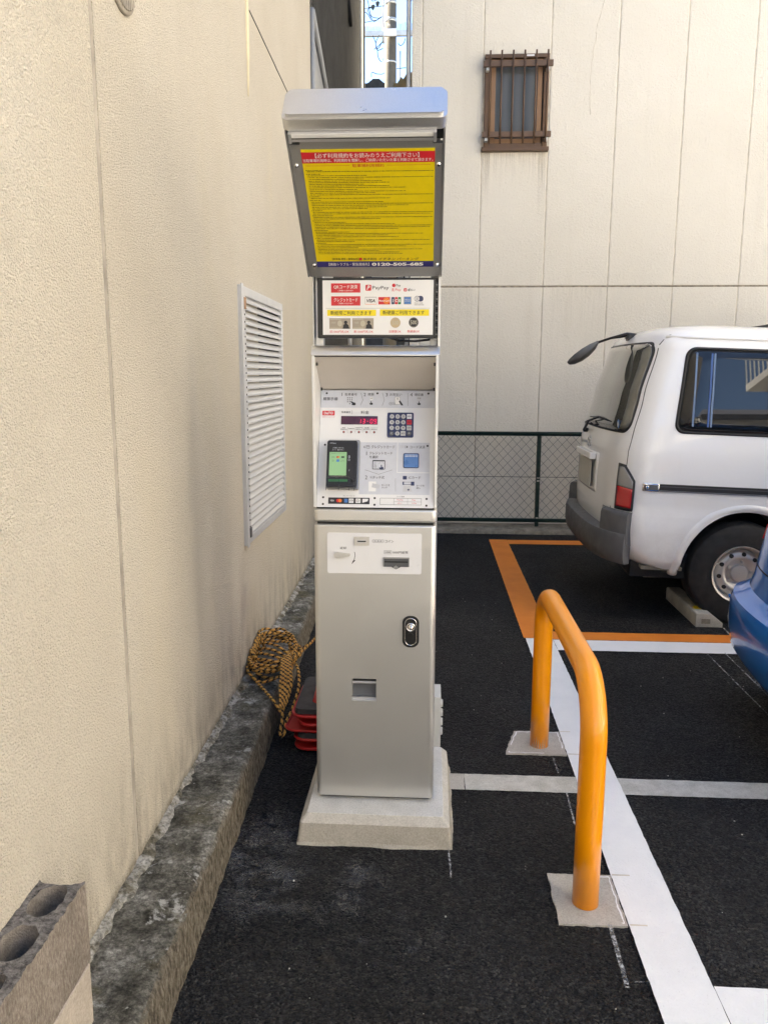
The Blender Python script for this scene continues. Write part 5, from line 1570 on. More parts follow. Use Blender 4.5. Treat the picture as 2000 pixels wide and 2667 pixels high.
for a in (-0.3180, -0.2460): pr.rect(a, 0.0895, a + 0.0667, 0.1220)
pr.done('banknote', M['p_note'], sb)
pr = bp(0.0009)
for a in (-0.3180, -0.2460): pr.disc(a + 0.033, 0.1060, 0.0095, 16, 0.8); pr.text('1000', a + 0.006, a + 0.020, 0.1085, 0.0060, 0.01); pr.rect(a + 0.002, 0.0905, a + 0.036, 0.0930); pr.rect(a + 0.002, 0.1175, a + 0.036, 0.1195)
pr.done('banknote_print', M['p_note2'], sb)
pr = bp(0.0009)
for a in (-0.3180, -0.2460):   # dark oval where the engraved figure sits; no likeness drawn
    pr.disc(a + 0.0515, 0.1095, 0.0052, 12); pr.poly([(a + 0.0420, 0.0900), (a + 0.0630, 0.0900), (a + 0.0600, 0.1010), (a + 0.0540, 0.1055), (a + 0.0490, 0.1055), (a + 0.0440, 0.1010)])
pr.done('banknote_print', M['p_black'], sb)
pr = bp(0.0008); pr.disc(-0.1114, 0.1083, 0.0159, 24); pr.done('coin', M['p_coin'], sb)
pr = bp(0.0012); pr.text('500', -0.1215, -0.1013, 0.1083, 0.0125, 0.01); pr.text('500', -0.0645, -0.0447, 0.1091, 0.0125, 0.01); pr.ring(-0.0546, 0.1091, 0.0135, 0.0006); pr.done('coin_print', M['p_note2'], sb)
# wiring board and corrugated conduit showing beside the sign
wb = obj('wiring_board', box(0.0135, 0.0205, 2.545, 2.556, 1.665, 1.845), M['bumper'], pm)
for k in range(16):
    obj('cable_tie', box(0.0138, 0.0200, 2.5405, 2.5448, 1.672 + k * 0.0108, 1.676 + k * 0.0108), M['black'] if k % 2 else M['grey_metal'], wb)
bm = B(); add_tube(bm, [(0.006, 2.54, 1.668), (0.010, 2.537, 1.659), (0.020, 2.537, 1.657), (0.022, 2.55, 1.668)], 0.0018, 6); obj('white_wire', bm, M['white_coat'], wb)
bm = B(); pts = [(0.010, 2.58, 1.638 + 0.0025 * k) for k in range(14)]; add_tube(bm, pts, [0.0075 if k % 2 else 0.0062 for k in range(14)], 12); obj('conduit', bm, M['bumper'], pm)
bm = B(); add_tube(bm, [(-0.13, 2.58, 1.665), (-0.10, 2.57, 1.655), (-0.05, 2.57, 1.654), (0.0, 2.575, 1.66)], 0.004, 6); obj('cable', bm, M['black'], pm)
bm = B(); add_tube(bm, [(-0.262, 2.60, 1.636), (-0.262, 2.60, 1.70)], 0.006, 8); obj('cable', bm, M['alu'], pm)

# --------------------------------------------------------------- tilted head
PA = Plane((0, 2.5, 1.85), (0, -0.34, 0.293))
HX0, HX1, HV1 = -0.3815, 0.0300, 0.520
def hbox(a0, a1, b0, b1, w0, w1, bev=0.0, seg=2):
    bm = B()
    vs = [bm.verts.new(PA.p(a, b, w)) for w in (w0, w1) for a, b in ((a0, b0), (a1, b0), (a1, b1), (a0, b1))]
    for f in ((3, 2, 1, 0), (4, 5, 6, 7), (0, 1, 5, 4), (1, 2, 6, 5), (2, 3, 7, 6), (3, 0, 4, 7)): bm.faces.new([vs[i] for i in f])
    recalc(bm)
    if bev: bmesh.ops.bevel(bm, geom=bm.edges[:], offset=bev, segments=seg, affect='EDGES')
    return bm
# outer case: tray bent from sheet, open toward the notice
hd = obj('head_case', hbox(HX0 + 0.012, HX1 - 0.012, -0.010, 0.470, -0.100, -0.030, 0.003), M['grey_metal'], pm)
obj('case_side', hbox(HX0, HX0 + 0.005, -0.008, 0.4795, -0.098, 0.001, 0.001), M['grey_metal'], hd)
obj('case_side', hbox(HX1 - 0.005, HX1, -0.008, 0.4795, -0.098, 0.001, 0.001), M['grey_metal'], hd)
bm = B()      # hood cap: rounded block closing the top of the head
prof = rrect(HX0 - 0.004, -0.122, HX1 + 0.004, 0.004, 0.020, 6)
add_prism(bm, [PA.p(a, 0.482, w) for a, w in prof], PA.v * 0.0395); recalc(bm)
es = [e for e in bm.edges if all(abs((v.co - PA.o).dot(PA.v) - 0.5215) < 1e-4 for v in e.verts)]
bmesh.ops.bevel(bm, geom=es, offset=0.009, segments=4, affect='EDGES')
obj('hood_cap', bm, M['hood'], hd, smooth=True, angle=50)
obj('case_recess', hbox(HX0 + 0.0052, HX1 - 0.0052, 0.440, 0.4815, -0.028, -0.020), M['black'], hd)
bm = B(); add_prism(bm, [PA.p(a, b, -0.014) for a, b in ((HX0 + 0.006, -0.008), (HX1 - 0.006, -0.008), (HX1 - 0.006, 0.4385), (HX1 - 0.031, 0.4385), (HX1 - 0.031, 0.462), (HX0 + 0.034, 0.462), (HX0 + 0.034, 0.4385), (HX0 + 0.006, 0.4385))], PA.n * 0.012); obj('face_plate', recalc(bm), M['grey_metal'], hd)
lm = obj('light_bar', hbox(HX0 + 0.012, HX1 - 0.024, 0.4545, 0.4810, -0.006, 0.012, 0.002), M['alu'], hd)
obj('light_cover', hbox(HX0 + 0.018, HX1 - 0.030, 0.4690, 0.4795, 0.0122, 0.0150, 0.001), M['white_coat'], lm)
obj('light_groove', hbox(HX0 + 0.018, HX1 - 0.030, 0.4645, 0.4662, 0.0122, 0.0128), M['dark'], lm)
for a in (HX0 + 0.010, HX1 - 0.0298): obj('light_end', hbox(a, a + 0.0075, 0.4535, 0.4815, -0.006, 0.0165, 0.001), M['alu'], lm)
for a, b in ((-0.3640, 0.380), (0.0140, 0.380), (-0.3560, 0.0405), (0.0150, 0.0400)):
    bm = B(); c = PA.p(a, b, -0.002); add_tube(bm, [c, c + PA.n * 0.004, c + PA.n * 0.0042, c + PA.n * 0.008], [0.0060, 0.0060, 0.0042, 0.0036], 12); obj('screw', bm, M['chrome'], hd)
NA0, NA1, NB0, NB1 = -0.3475, 0.0042, 0.0313, 0.4255
bm = B(); add_prism(bm, [PA.p(a, b, -0.002) for a, b in ((NA0, NB0), (NA1, NB0), (NA1, NB1), (NA0, NB1))], PA.n * 0.0012); nt = obj('notice', recalc(bm), M['p_yellow'], hd)
nt['label'] = 'yellow parking rules notice with red heading and blue phone strip'
pr = Print(PA, -0.0004); pr.rect(NA0, 0.3855, NA1, 0.4180)
pr.text('駐車場利用規約', -0.2147, -0.1306, 0.3772, 0.0098, 0.01); pr.line([(-0.3388, 0.3779), (-0.2220, 0.3776)], 0.0009); pr.line([(-0.1230, 0.3776), (-0.0063, 0.3778)], 0.0009)
pr.done('red_print', M['p_red'], nt)
pr = Print(PA, -0.0004); pr.rect(NA0, NB0, NA1, 0.0534); pr.done('blue_strip', M['p_blue'], nt)
pr = Print(PA, 0.0); pr.text('【必ず利用規約をお読みのうえご利用下さい】', -0.3109, -0.0368, 0.4078, 0.0140, 0.010); pr.text('当駐車場利用時は、利用規約を理解し、ご納得いただいた事と判断させて頂きます。', -0.3445, -0.0009, 0.3938, 0.0098, 0.006)
pr.text('【機器トラブル・緊急連絡先】', -0.3117, -0.1890, 0.0425, 0.0115, 0.015); pr.text('0120-505-685', -0.1815, -0.0259, 0.0421, 0.0125, 0.045); pr.done('white_lettering', M['p_white'], nt)
pr = Print(PA, 0.0); pr.text('【駐車場 運営・管理会社】', -0.2991, -0.2200, 0.0626, 0.0085, 0.015); pr.text('株式会社', -0.2060, -0.1650, 0.0623, 0.0090, 0.025); pr.text('イチネン パーキング', -0.1600, -0.0391, 0.0622, 0.0105, 0.03, 0.2)
pr.done('lettering', M['p_black'], nt)
pr = Print(PA, 0.0); pr.rr(-0.2185, 0.0575, -0.2095, 0.0675, 0.002); pr.done('company_mark', M['p_red'], nt)
# fine print: lines too small to read in the photograph, set as runs of tiny ticks
lines = [(.364, .045), (.3605, .345), (.353, .04), (.3480, .16), (.3425, .345), (.3370, .15), (.3315, .20), (.3265, .22), (.3210, .15), (.3160, .22), (.3105, .265), (.3045, .13), (.2990, .265), (.2935, .18), (.2880, .345), (.2820, .03), (.2765, .22),
         (.2700, .03), (.2645, .20), (.2590, .345), (.2535, .27), (.2475, .21), (.2420, .155), (.2360, .03), (.2305, .345), (.2250, .33), (.2190, .06), (.2135, .345), (.2080, .19), (.2015, .05), (.1960, .09), (.1905, .23), (.1850, .345), (.1795, .33), (.1740, .24),
         (.1675, .04), (.1620, .10), (.1565, .31), (.1510, .21), (.1450, .24), (.1390, .06), (.1335, .33), (.1280, .11), (.1220, .03), (.1165, .345), (.1110, .26), (.1050, .12), (.0995, .31), (.0940, .18), (.0885, .24), (.0830, .25)]
pr = Print(PA, 0.0)
rf = random.Random(2)
for b, L in lines:
    a = -0.3415 + (0.004 if L > 0.07 else 0.0)
    e = min(a + L, 0.000)
    while a < e:
        w = rf.uniform(0.0012, 0.0042)
        pr.rect(a, b - 0.00095, min(a + w, e), b + 0.00095 * rf.uniform(0.6, 1.0))
        a += w + rf.choice((0.0006, 0.0008, 0.0011, 0.0022))
pr.done('fine_print', M['p_black'], nt)
obj('latch', hbox(-0.185, -0.095, -0.0125, -0.0085, -0.030, -0.004, 0.0005), M['alu'], hd)

# small power box on the right flank of the cabinet
eb = obj('power_box', box(XR + 0.0005, XR + 0.025, 2.655, 2.775, 0.228, 0.418, 0.002), M['galv'], pm)
eb['label'] = 'small grey power box on the right side of the cabinet'
for k in range(4):
    bm = B(); add_cyl(bm, (XR + 0.025, 2.715, 0.262 + k * 0.036), (XR + 0.033, 2.715, 0.262 + k * 0.036), 0.016, 0.013, n=14); obj('knockout', bm, M['galv'], eb)

# ================================================================== VEHICLES
def lerp_tab(tab, z):
    if z <= tab[0][0]: return tab[0][1:]
    for a, b in zip(tab, tab[1:]):
        if z <= b[0]:
            t = (z - a[0]) / (b[0] - a[0])
            t = t * t * (3 - 2 * t) * 0.35 + t * 0.65
            return tuple(p + (q - p) * t for p, q in zip(a[1:], b[1:]))
    return tab[-1][1:]

class Shell:
    """vehicle body: plan is a superellipse-ended lozenge whose size changes with height (local metres)"""
    def __init__(s, tab, wid, DR, DF, n=2.6): s.tab, s.w, s.DR, s.DF, s.n = tab, wid, DR, DF, n
    def prm(s, z):
        x0, x1, ins = lerp_tab(s.tab, z)
        return x0, x1, s.w / 2, s.w / 2 - ins
    def rear(s, y, z, off=0.0):          # point on the rear face at lateral y
        x0, x1, yc, hw = s.prm(z)
        k = max(-1, min(1, (y - yc) / hw))
        d = s.DR * (1 - abs(k) ** s.n) ** (1 / s.n)
        return Vector((x0 + s.DR - d - off, y, z))
    def side(s, x, z, off=0.0, far=False):
        x0, x1, yc, hw = s.prm(z)
        k = 1.0
        if x < x0 + s.DR: k = max(0.0, 1 - min(1, (x0 + s.DR - x) / s.DR) ** s.n) ** (1 / s.n)
        if x > x1 - s.DF: k = max(0.0, 1 - min(1, (x - x1 + s.DF) / s.DF) ** s.n) ** (1 / s.n)
        sg = 1 if far else -1
        return Vector((x, yc + sg * (hw * k + off), z))
    def ring(s, z, m=18, off=0.0, nx=26):
        x0, x1, yc, hw = s.prm(z)
        e = 2 / s.n
        out = []
        for i in range(-m, m + 1):         # rear cap from near side to far side
            a = R(90 * i / m)
            c, sn = math.cos(a), math.sin(a)
            out.append((x0 + s.DR - (s.DR + off) * abs(c) ** e, yc + (hw + off) * math.copysign(abs(sn) ** e, sn)))
        for i in range(1, nx): out.append((x0 + s.DR + (x1 - s.DF - x0 - s.DR) * i / nx, yc + hw + off))
        for i in range(-m, m + 1):
            a = R(-90 * i / m)
            c, sn = math.cos(a), math.sin(a)
            out.append((x1 - s.DF + (s.DF + off) * abs(c) ** e, yc + (hw + off) * math.copysign(abs(sn) ** e, sn)))
        for i in range(1, nx): out.append((x1 - s.DF + (x0 + s.DR - x1 + s.DF) * i / nx, yc - hw - off))
        return out
    def mesh(s, zs):
        bm = B()
        rings = [[bm.verts.new((x, y, z)) for x, y in s.ring(z)] for z in zs]
        n = len(rings[0])
        for a, b in zip(rings, rings[1:]):
            for i in range(n): bm.faces.new((a[i], a[(i + 1) % n], b[(i + 1) % n], b[i]))
        bm.faces.new(rings[-1]); bm.faces.new(rings[0][::-1])
        return recalc(bm)

def patch(fn, outline, off, thick, rings=5):
    """raised patch following a body surface; outline in surface coordinates (convex)"""
    bm = B()
    n = len(outline)
    cx = sum(p[0] for p in outline) / n; cy = sum(p[1] for p in outline) / n
    prev = None
    cv = bm.verts.new(fn(cx, cy, off))
    for r in range(1, rings + 1):
        t = r / rings
        cur = [bm.verts.new(fn(cx + (a - cx) * t, cy + (b - cy) * t, off)) for a, b in outline]
        for i in range(n):
            j = (i + 1) % n
            if prev is None: bm.faces.new((cv, cur[i], cur[j]))
            else: bm.faces.new((prev[i], cur[i], cur[j], prev[j]))
        prev = cur
    low = [bm.verts.new(fn(a, b, off - thick)) for a, b in outline]
    for i in range(n):
        j = (i + 1) % n
        bm.faces.new((prev[i], low[i], low[j], prev[j]))
    for f in bm.faces: f.smooth = True
    return recalc(bm)

def ribbon(fn, pts, wd, off, thick=0.003):
    """thin band along a polyline in surface coordinates"""
    bm = B()
    rows = []
    for i, (a, b) in enumerate(pts):
        p, q = pts[max(i - 1, 0)], pts[min(i + 1, len(pts) - 1)]
        dx, dy = q[0] - p[0], q[1] - p[1]
        L = math.hypot(dx, dy) or 1
        nx, ny = -dy / L * wd / 2, dx / L * wd / 2
        rows.append([bm.verts.new(fn(a + nx, b + ny, off - thick)), bm.verts.new(fn(a + nx, b + ny, off)), bm.verts.new(fn(a - nx, b - ny, off)), bm.verts.new(fn(a - nx, b - ny, off - thick))])
    for a, b in zip(rows, rows[1:]):
        for j in range(3): bm.faces.new((a[j], a[j + 1], b[j + 1], b[j]))
    bm.faces.new(rows[0]); bm.faces.new(rows[-1][::-1])
    return recalc(bm)

def subdiv(pts, closed, step):
    out = []
    n = len(pts)
    for i in range(n if closed else n - 1):
        a, b = pts[i], pts[(i + 1) % n]
        m = max(1, int(math.hypot(b[0] - a[0], b[1] - a[1]) / step))
        out += [(a[0] + (b[0] - a[0]) * k / m, a[1] + (b[1] - a[1]) * k / m) for k in range(m)]
    if not closed: out.append(pts[-1])
    return out

def cut_cyl(o, c, r, y0, y1):
    cu = link(bpy.data.objects.new('cut', bpy.data.meshes.new('cut')))
    cb = B(); add_cyl(cb, (c[0], y0, c[1]), (c[0], y1, c[1]), r, n=64); recalc(cb); cb.to_mesh(cu.data); cb.free()
    cu.parent = o.parent
    md = o.modifiers.new('b', 'BOOLEAN'); md.object = cu; md.operation = 'DIFFERENCE'; md.solver = 'EXACT'
    bpy.context.view_layer.update()
    me = bpy.data.meshes.new_from_object(o.evaluated_get(bpy.context.evaluated_depsgraph_get()))
    o.modifiers.clear(); o.data = me
    bpy.data.objects.remove(cu)

def wheel(parent, x, y, r, rr, wid, near, holes=10):
    """steel wheel; outer face toward -y when near"""
    s = -1 if near else 1
    bm = B()
    add_lathe(bm, [(rr * 0.96, 0.0), (rr * 1.02, s * 0.012), (r * 0.90, s * 0.018), (r * 0.97, s * 0.004), (r, -s * 0.03), (r, -s * (wid - 0.03)), (r * 0.95, -s * wid), (rr, -s * wid)], (x, y, r), 48, 'y', cap=False)
    recalc(bm)
    wo = obj('wheel', bm, M['rubber'], parent, smooth=True, angle=40, local=True)
    bm = B()
    add_lathe(bm, [(rr * 1.0, s * 0.010), (rr * 0.985, s * 0.016), (rr * 0.93, s * 0.010), (rr * 0.90, -s * 0.035), (rr * 0.84, -s * 0.052), (rr * 0.76, -s * 0.030), (rr * 0.60, -s * 0.018), (rr * 0.52, -s * 0.022), (rr * 0.40, -s * 0.042), (rr * 0.30, -s * 0.044), (rr * 0.28, -s * 0.020), (rr * 0.16, -s * 0.016), (0.001, -s * 0.016)], (x, y, r), 48, 'y', cap=False)
    recalc(bm)
    obj('rim', bm, M['rim'], wo, smooth=True, angle=50, local=True)
    for k in range(holes):
        a = 2 * math.pi * (k + 0.3) / holes
        c = Vector((x + rr * 0.68 * math.cos(a), y - s * 0.0225, r + rr * 0.68 * math.sin(a)))
        bm = B(); add_cyl(bm, c - Vector((0, s * 0.02, 0)), c + Vector((0, s * 0.0035, 0)), rr * 0.075, n=14); obj('vent_hole', bm, M['dark'], wo, local=True)
    for k in range(5):
        a = 2 * math.pi * (k + 0.1) / 5
        c = Vector((x + rr * 0.40 * math.cos(a), y - s * 0.040, r + rr * 0.40 * math.sin(a)))
        bm = B(); add_cyl(bm, c, c + Vector((0, s * 0.018, 0)), 0.010, n=6); obj('wheel_nut', bm, M['rim'], wo, local=True)
    bm = B(); c = Vector((x - rr * 0.74, y - s * 0.02, r + rr * 0.30)); add_cyl(bm, c, c + Vector((-rr * 0.16, s * 0.02, rr * 0.04)), 0.004, n=6); obj('valve_stem', bm, M['galv'], wo, local=True)
    return wo

# ---------------------------------------------------------------- white van (rear toward the machine)
van = thing('parked_van', 'silver white van parked tail first with a rear mirror on an arm', 'van', (1.878, 4.86, 0.0))
van.rotation_euler = (0, R(2.0), R(-0.5))
VT = [(0.33, -0.62, 3.25, 0.05), (0.38, -0.70, 3.34, 0.012), (0.46, -0.755, 3.42, 0.0), (0.58, -0.775, 3.46, -0.004), (0.672, -0.785, 3.46, 0.006), (0.71, -0.785, 3.46, 0.014), (0.90, -0.785, 3.44, 0.010), (1.06, -0.78, 3.42, 0.012), (1.14, -0.765, 3.36, 0.022),
      (1.40, -0.71, 3.08, 0.060), (1.71, -0.635, 2.70, 0.112), (1.765, -0.605, 2.62, 0.135), (1.800, -0.565, 2.56, 0.170), (1.830, -0.50, 2.45, 0.23), (1.852, -0.39, 2.25, 0.34), (1.862, -0.25, 2.0, 0.50)]
V = Shell(VT, 1.63, 0.26, 0.45, 3.0)
zs = sorted(set([z for z, *_ in VT] + [0.42, 0.52, 0.56, 0.64, 0.67, 0.71, 0.75, 0.80, 0.85, 0.95, 1.0, 1.10, 1.2, 1.25, 1.3, 1.35, 1.45, 1.5, 1.55, 1.6, 1.65, 1.69, 1.74, 1.785, 1.815, 1.842]))
vb = obj('body', V.mesh(zs), M['vanpaint'], van, smooth=True, angle=50, local=True)
cut_cyl(vb, (0.06, 0.340), 0.385, -0.2, 0.42)
cut_cyl(vb, (2.18, 0.345), 0.385, -0.2, 0.42)
cut_cyl(vb, (0.06, 0.340), 0.385, 1.21, 1.9)
cut_cyl(vb, (2.18, 0.345), 0.385, 1.21, 1.9)
me = vb.data
me.polygons.foreach_set('use_smooth', [True] * len(me.polygons)); me.set_sharp_from_angle(angle=R(38))
obj('underbody', box(-0.60, 3.2, 0.12, 1.51, 0.26, 0.42), M['dark'], vb, local=True)
for xx, ya_, yb_ in ((0.06, 0.05, 0.415), (2.18, 0.05, 0.415), (0.06, 1.215, 1.58), (2.18, 1.215, 1.58)):
    bm = B()      # wheel-house liner
    for k in range(24):
        a0, a1 = math.pi * k / 24, math.pi * (k + 1) / 24
        bm.faces.new([bm.verts.new((xx + 0.383 * math.cos(a), y, 0.345 + 0.383 * math.sin(a))) for a, y in ((a0, ya_), (a1, ya_), (a1, yb_), (a0, yb_))])
    yin = yb_ if ya_ < 0.8 else ya_
    bm.faces.new([bm.verts.new((xx + 0.383 * math.cos(math.pi * k / 24), yin, 0.345 + 0.383 * math.sin(math.pi * k / 24))) for k in range(25)])
    obj('wheel_house', recalc(bm), M['dark'], vb, local=True)
# pressed flare round the arch
for xx in (0.06, 2.18):
    bm = B()
    pts, rad = [], []
    for k in range(33):
        a = R(-6 + 192 * k / 32)
        p = V.side(xx + 0.415 * math.cos(a), 0.345 + 0.405 * math.sin(a))
        pts.append(p + Vector((0, 0.020, 0))); rad.append(0.030)
    add_tube(bm, pts, rad, 10)
    obj('arch_flare', bm, M['vanpaint'], vb, local=True)
wheel(van, 0.06, 0.045, 0.325, 0.182, 0.19, True)
wheel(van, 2.18, 0.045, 0.325, 0.182, 0.19, True)
wheel(van, 0.06, 1.585, 0.325, 0.182, 0.19, False)
wheel(van, 2.18, 1.585, 0.325, 0.182, 0.19, False)
# side windows
for x0, x1 in ((-0.44, 0.86), (0.98, 1.92), (2.02, 2.62)):
    fn = lambda a, b, o_, V=V: V.side(a, b, o_)
    ol = [(-0.020 * 0 + x, z) for x, z in subdiv(rrect(x0, 1.186, x1, 1.708, 0.06, 6), True, 0.06)]
    sl = [(x + (0.05 if x < x0 + 0.2 else 0.0) * ((z - 1.2) / 0.5), z) for x, z in ol]
    wo = obj('side_window', patch(fn, sl, 0.004, 0.01), M['seal'], van, local=True)
    cxm = (x0 + x1) / 2
    gl = [(cxm + (x - cxm) * (1 - 0.052 / (x1 - x0) * 1.0), 1.447 + (z - 1.447) * 0.915) for x, z in sl]
    yb_, yt_ = V.side(0.3, 1.20).y, V.side(0.3, 1.70).y
    flatg = lambda a, b, o_, p=yb_, q=yt_: Vector((a, p + (q - p) * (b - 1.20) / 0.5 - o_, b))      # sheet glass is flat
    obj('pane', patch(flatg, gl, 0.011, 0.010), M['vanglass'], wo, local=True)
    bm = B(); add_tube(bm, [fn(a, b, 0.006) for a, b in [(cxm + (x - cxm) * 0.985, 1.447 + (z - 1.447) * 0.965) for x, z in sl]], 0.006, 6, closed=True)
    obj('rubber_bead', bm, M['seal'], wo, local=True)
# far-side windows
for x0, x1 in ((-0.44, 0.86), (0.98, 1.92), (2.02, 2.62)):
    fn2 = lambda a, b, o_, V=V: V.side(a, b, o_, True)
    wo = obj('side_window', patch(fn2, subdiv(rrect(x0, 1.186, x1, 1.708, 0.06, 6), True, 0.06), 0.004, 0.01), M['vanglass'], van, local=True)
# windscreen
def vfront(y, z, o_):
    x0, x1, yc, hw = V.prm(z)
    k = max(-1, min(1, (y - yc) / hw))
    return Vector((x1 - V.DF + V.DF * (1 - abs(k) ** V.n) ** (1 / V.n) + o_, y, z))
obj('windscreen', patch(vfront, subdiv(rrect(0.16, 1.14, 1.47, 1.70, 0.08, 5), True, 0.06), 0.004, 0.01), M['vanglass'], van, local=True)
# rear glass
fr_ = lambda a, b, o_: V.rear(a, b, o_)
ro = subdiv(rrect(0.125, 1.165, 1.505, 1.735, 0.07, 6), True, 0.05)
ro = [(0.815 + (y - 0.815) * (1 - 0.10 * (z - 1.165) / 0.56), z) for y, z in ro]
rw = obj('rear_window', patch(fr_, ro, 0.0035, 0.01, 7), M['seal'], van, local=True)
obj('pane', patch(fr_, [(0.815 + (y - 0.815) * 0.975, 1.445 + (z - 1.445) * 0.955) for y, z in ro], 0.006, 0.004, 7), M['rearglass'], rw, local=True)
bm = B(); c = V.rear(0.265, 1.215, 0.0075); add_cyl(bm, c, c + Vector((-0.0006, 0, 0)), 0.030, n=20); obj('round_sticker', bm, M['p_sky'], rw, local=True)
bm = B(); c = V.rear(0.265, 1.215, 0.0085); add_cyl(bm, c, c + Vector((-0.0006, 0, 0)), 0.019, n=16); obj('round_sticker', bm, M['p_lgrey'], rw, local=True)
# tailgate seams
tg = [(0.088 + 0.10 * max(0.0, (z - 1.05) / 0.72) ** 1.25, z) for z in [0.70 + 0.03 * i for i in range(37)]]
sfn = lambda a, b, o_: V.rear(a, b, o_)
obj('tailgate_seam', ribbon(sfn, tg, 0.005, 0.0008), M['bumper'], vb, local=True)
obj('tailgate_seam', ribbon(sfn, [(1.63 - a, b) for a, b in tg], 0.007, 0.0008), M['dark'], vb, local=True)
# rain gutter
bm = B(); add_tube(bm, [V.side(x, 1.765, 0.004) for x in [-0.50 + 0.1 * i for i in range(30)]], 0.009, 8); obj('rain_gutter', bm, M['vanpaint'], vb, local=True)
# black side moulding with bright line and end block
ff = lambda a, b, o_: V.side(a, b, o_)
mo = obj('side_moulding', ribbon(ff, [(-0.50 + 0.08 * i, 0.852) for i in range(18)], 0.046, 0.010, 0.012), M['seal'], van, local=True)
obj('bright_line', ribbon(ff, [(-0.50 + 0.08 * i, 0.860) for i in range(18)], 0.004, 0.0125, 0.003), M['bumper'], mo, local=True)
obj('bright_line', ribbon(ff, [(-0.50 + 0.08 * i, 0.834) for i in range(18)], 0.004, 0.0125, 0.003), M['grey_metal'], mo, local=True)
eb_ = obj('moulding_end', patch(ff, subdiv(rrect(-0.600, 0.828, -0.502, 0.876, 0.004, 2), True, 0.03), 0.012, 0.014), M['chrome'], mo, local=True)
obj('moulding_end', patch(ff, subdiv(rrect(-0.592, 0.836, -0.510, 0.868, 0.003, 2), True, 0.03), 0.0128, 0.002), M['bumper'], mo, local=True)
bm = B(); c = V.side(-0.575, 0.852, 0.0135); add_lathe(bm, [(0.011, 0), (0.011, -0.003), (0.007, -0.004)], c, 14, 'y'); obj('lock_cylinder', bm, M['chrome'], mo, local=True)
# tail light cluster on the near corner
def lfn(a, b, o_):      # a runs round the corner: metres of x ahead of the rear plane
    x0, x1, yc, hw = V.prm(b)
    x = x0 + 0.062 + (a - 0.072) * 0.62
    b = b - 0.024
    p = V.side(x, b)
    nrm = Vector((-(V.DR - a) / V.DR, -0.8, 0)).normalized()
    return p + nrm * o_
tl = [(0.072, 0.715), (0.200, 0.715), (0.206, 0.73), (0.206, 0.905), (0.115, 1.000), (0.072, 1.005)]
tlo = obj('tail_light', patch(lfn, subdiv(tl, True, 0.02), 0.010, 0.02), M['seal'], van, local=True)
tlo['label'] = 'tail light with clear upper and red lower lens'
obj('red_lens', patch(lfn, subdiv([(0.080, 0.735), (0.188, 0.735), (0.188, 0.852), (0.080, 0.862)], True, 0.02), 0.0135, 0.004), M['redlens'], tlo, local=True)
obj('clear_lens', patch(lfn, subdiv([(0.080, 0.866), (0.188, 0.856), (0.188, 0.900), (0.112, 0.985), (0.080, 0.988)], True, 0.02), 0.0135, 0.004), M['clearlens'], tlo, local=True)
for k in range(9):
    obj('lens_rib', ribbon(lfn, [(0.083 + 0.013 * i, 0.878 + 0.011 * k) for i in range(9 if k < 3 else max(3, 9 - (k - 2)))], 0.002, 0.0142, 0.001), M['clearlens'], tlo, local=True)
def lfar(a, b, o_):
    p = lfn(a, b, o_); return Vector((p.x, 1.63 - p.y, p.z))
tl2 = obj('tail_light', patch(lfar, subdiv(tl, True, 0.02), 0.010, 0.02), M['seal'], van, local=True)
obj('red_lens', patch(lfar, subdiv([(0.080, 0.735), (0.188, 0.735), (0.188, 0.852), (0.080, 0.862)], True, 0.02), 0.0135, 0.004), M['redlens'], tl2, local=True)
# bumper: swept band with raised corner pieces
def sweep_bumper(z0, z1, off, ang0, ang1, name, lip=0.02, tail=0.0):
    bm = B()
    rows = []
    e = 2 / V.n
    m = 48
    path = []
    x0, x1, yc, hw = V.prm(0.62)
    for i in range(m + 1):
        a = R(ang0 + (ang1 - ang0) * i / m)
        c, sn = math.cos(a), math.sin(a)
        path.append((x0 + V.DR, V.DR, abs(c) ** e, yc, hw, math.copysign(abs(sn) ** e, sn)))
    prof = [(-0.03, z0), (off * 0.55, z0), (off * 0.85, z0 + 0.03), (off, z0 + 0.075), (off, z1 - 0.03), (off * 0.9, z1 - 0.008), (off * 0.65, z1), (-0.03, z1)]
    prof = [(o_, z) for o_, z in prof]
    for cx, D, ce, yc, hw, se in path:
        rows.append([bm.verts.new((cx - (D + o_) * ce, yc + (hw + o_ * 0.35) * se, z)) for o_, z in prof])
    for a, b in zip(rows, rows[1:]):
        for j in range(len(prof) - 1): bm.faces.new((a[j], a[j + 1], b[j + 1], b[j]))
    bm.faces.new(rows[0]); bm.faces.new(rows[-1][::-1])
    return obj(name, recalc(bm), M['bumper'], None, smooth=True, angle=45)
bp_ = sweep_bumper(0.355, 0.555, 0.080, -70, 70, 'bumper'); bp_.parent = van
b2 = sweep_bumper(0.47, 0.685, 0.066, -70.5, -38, 'bumper_corner'); b2.parent = bp_
b3 = sweep_bumper(0.47, 0.685, 0.066, 38, 70.5, 'bumper_corner'); b3.parent = bp_
# number plate recess and blank plate
pf = lambda a, b, o_: V.rear(a, b, o_)
obj('plate_recess', patch(pf, subdiv(rrect(0.50, 0.735, 1.13, 1.005, 0.02, 3), True, 0.05), 0.0012, 0.004), M['vanpaint'], vb, local=True)
c = V.rear(0.815, 0.85)
npl = obj('number_plate', box(c.x - 0.022, c.x - 0.016, 0.60, 1.03, 0.755, 0.945, 0.003), M['numplate'], van, local=True)
obj('plate_lamp', box(c.x - 0.045, c.x - 0.001, 0.56, 1.07, 0.955, 1.000, 0.006), M['vanpaint'], van, local=True)
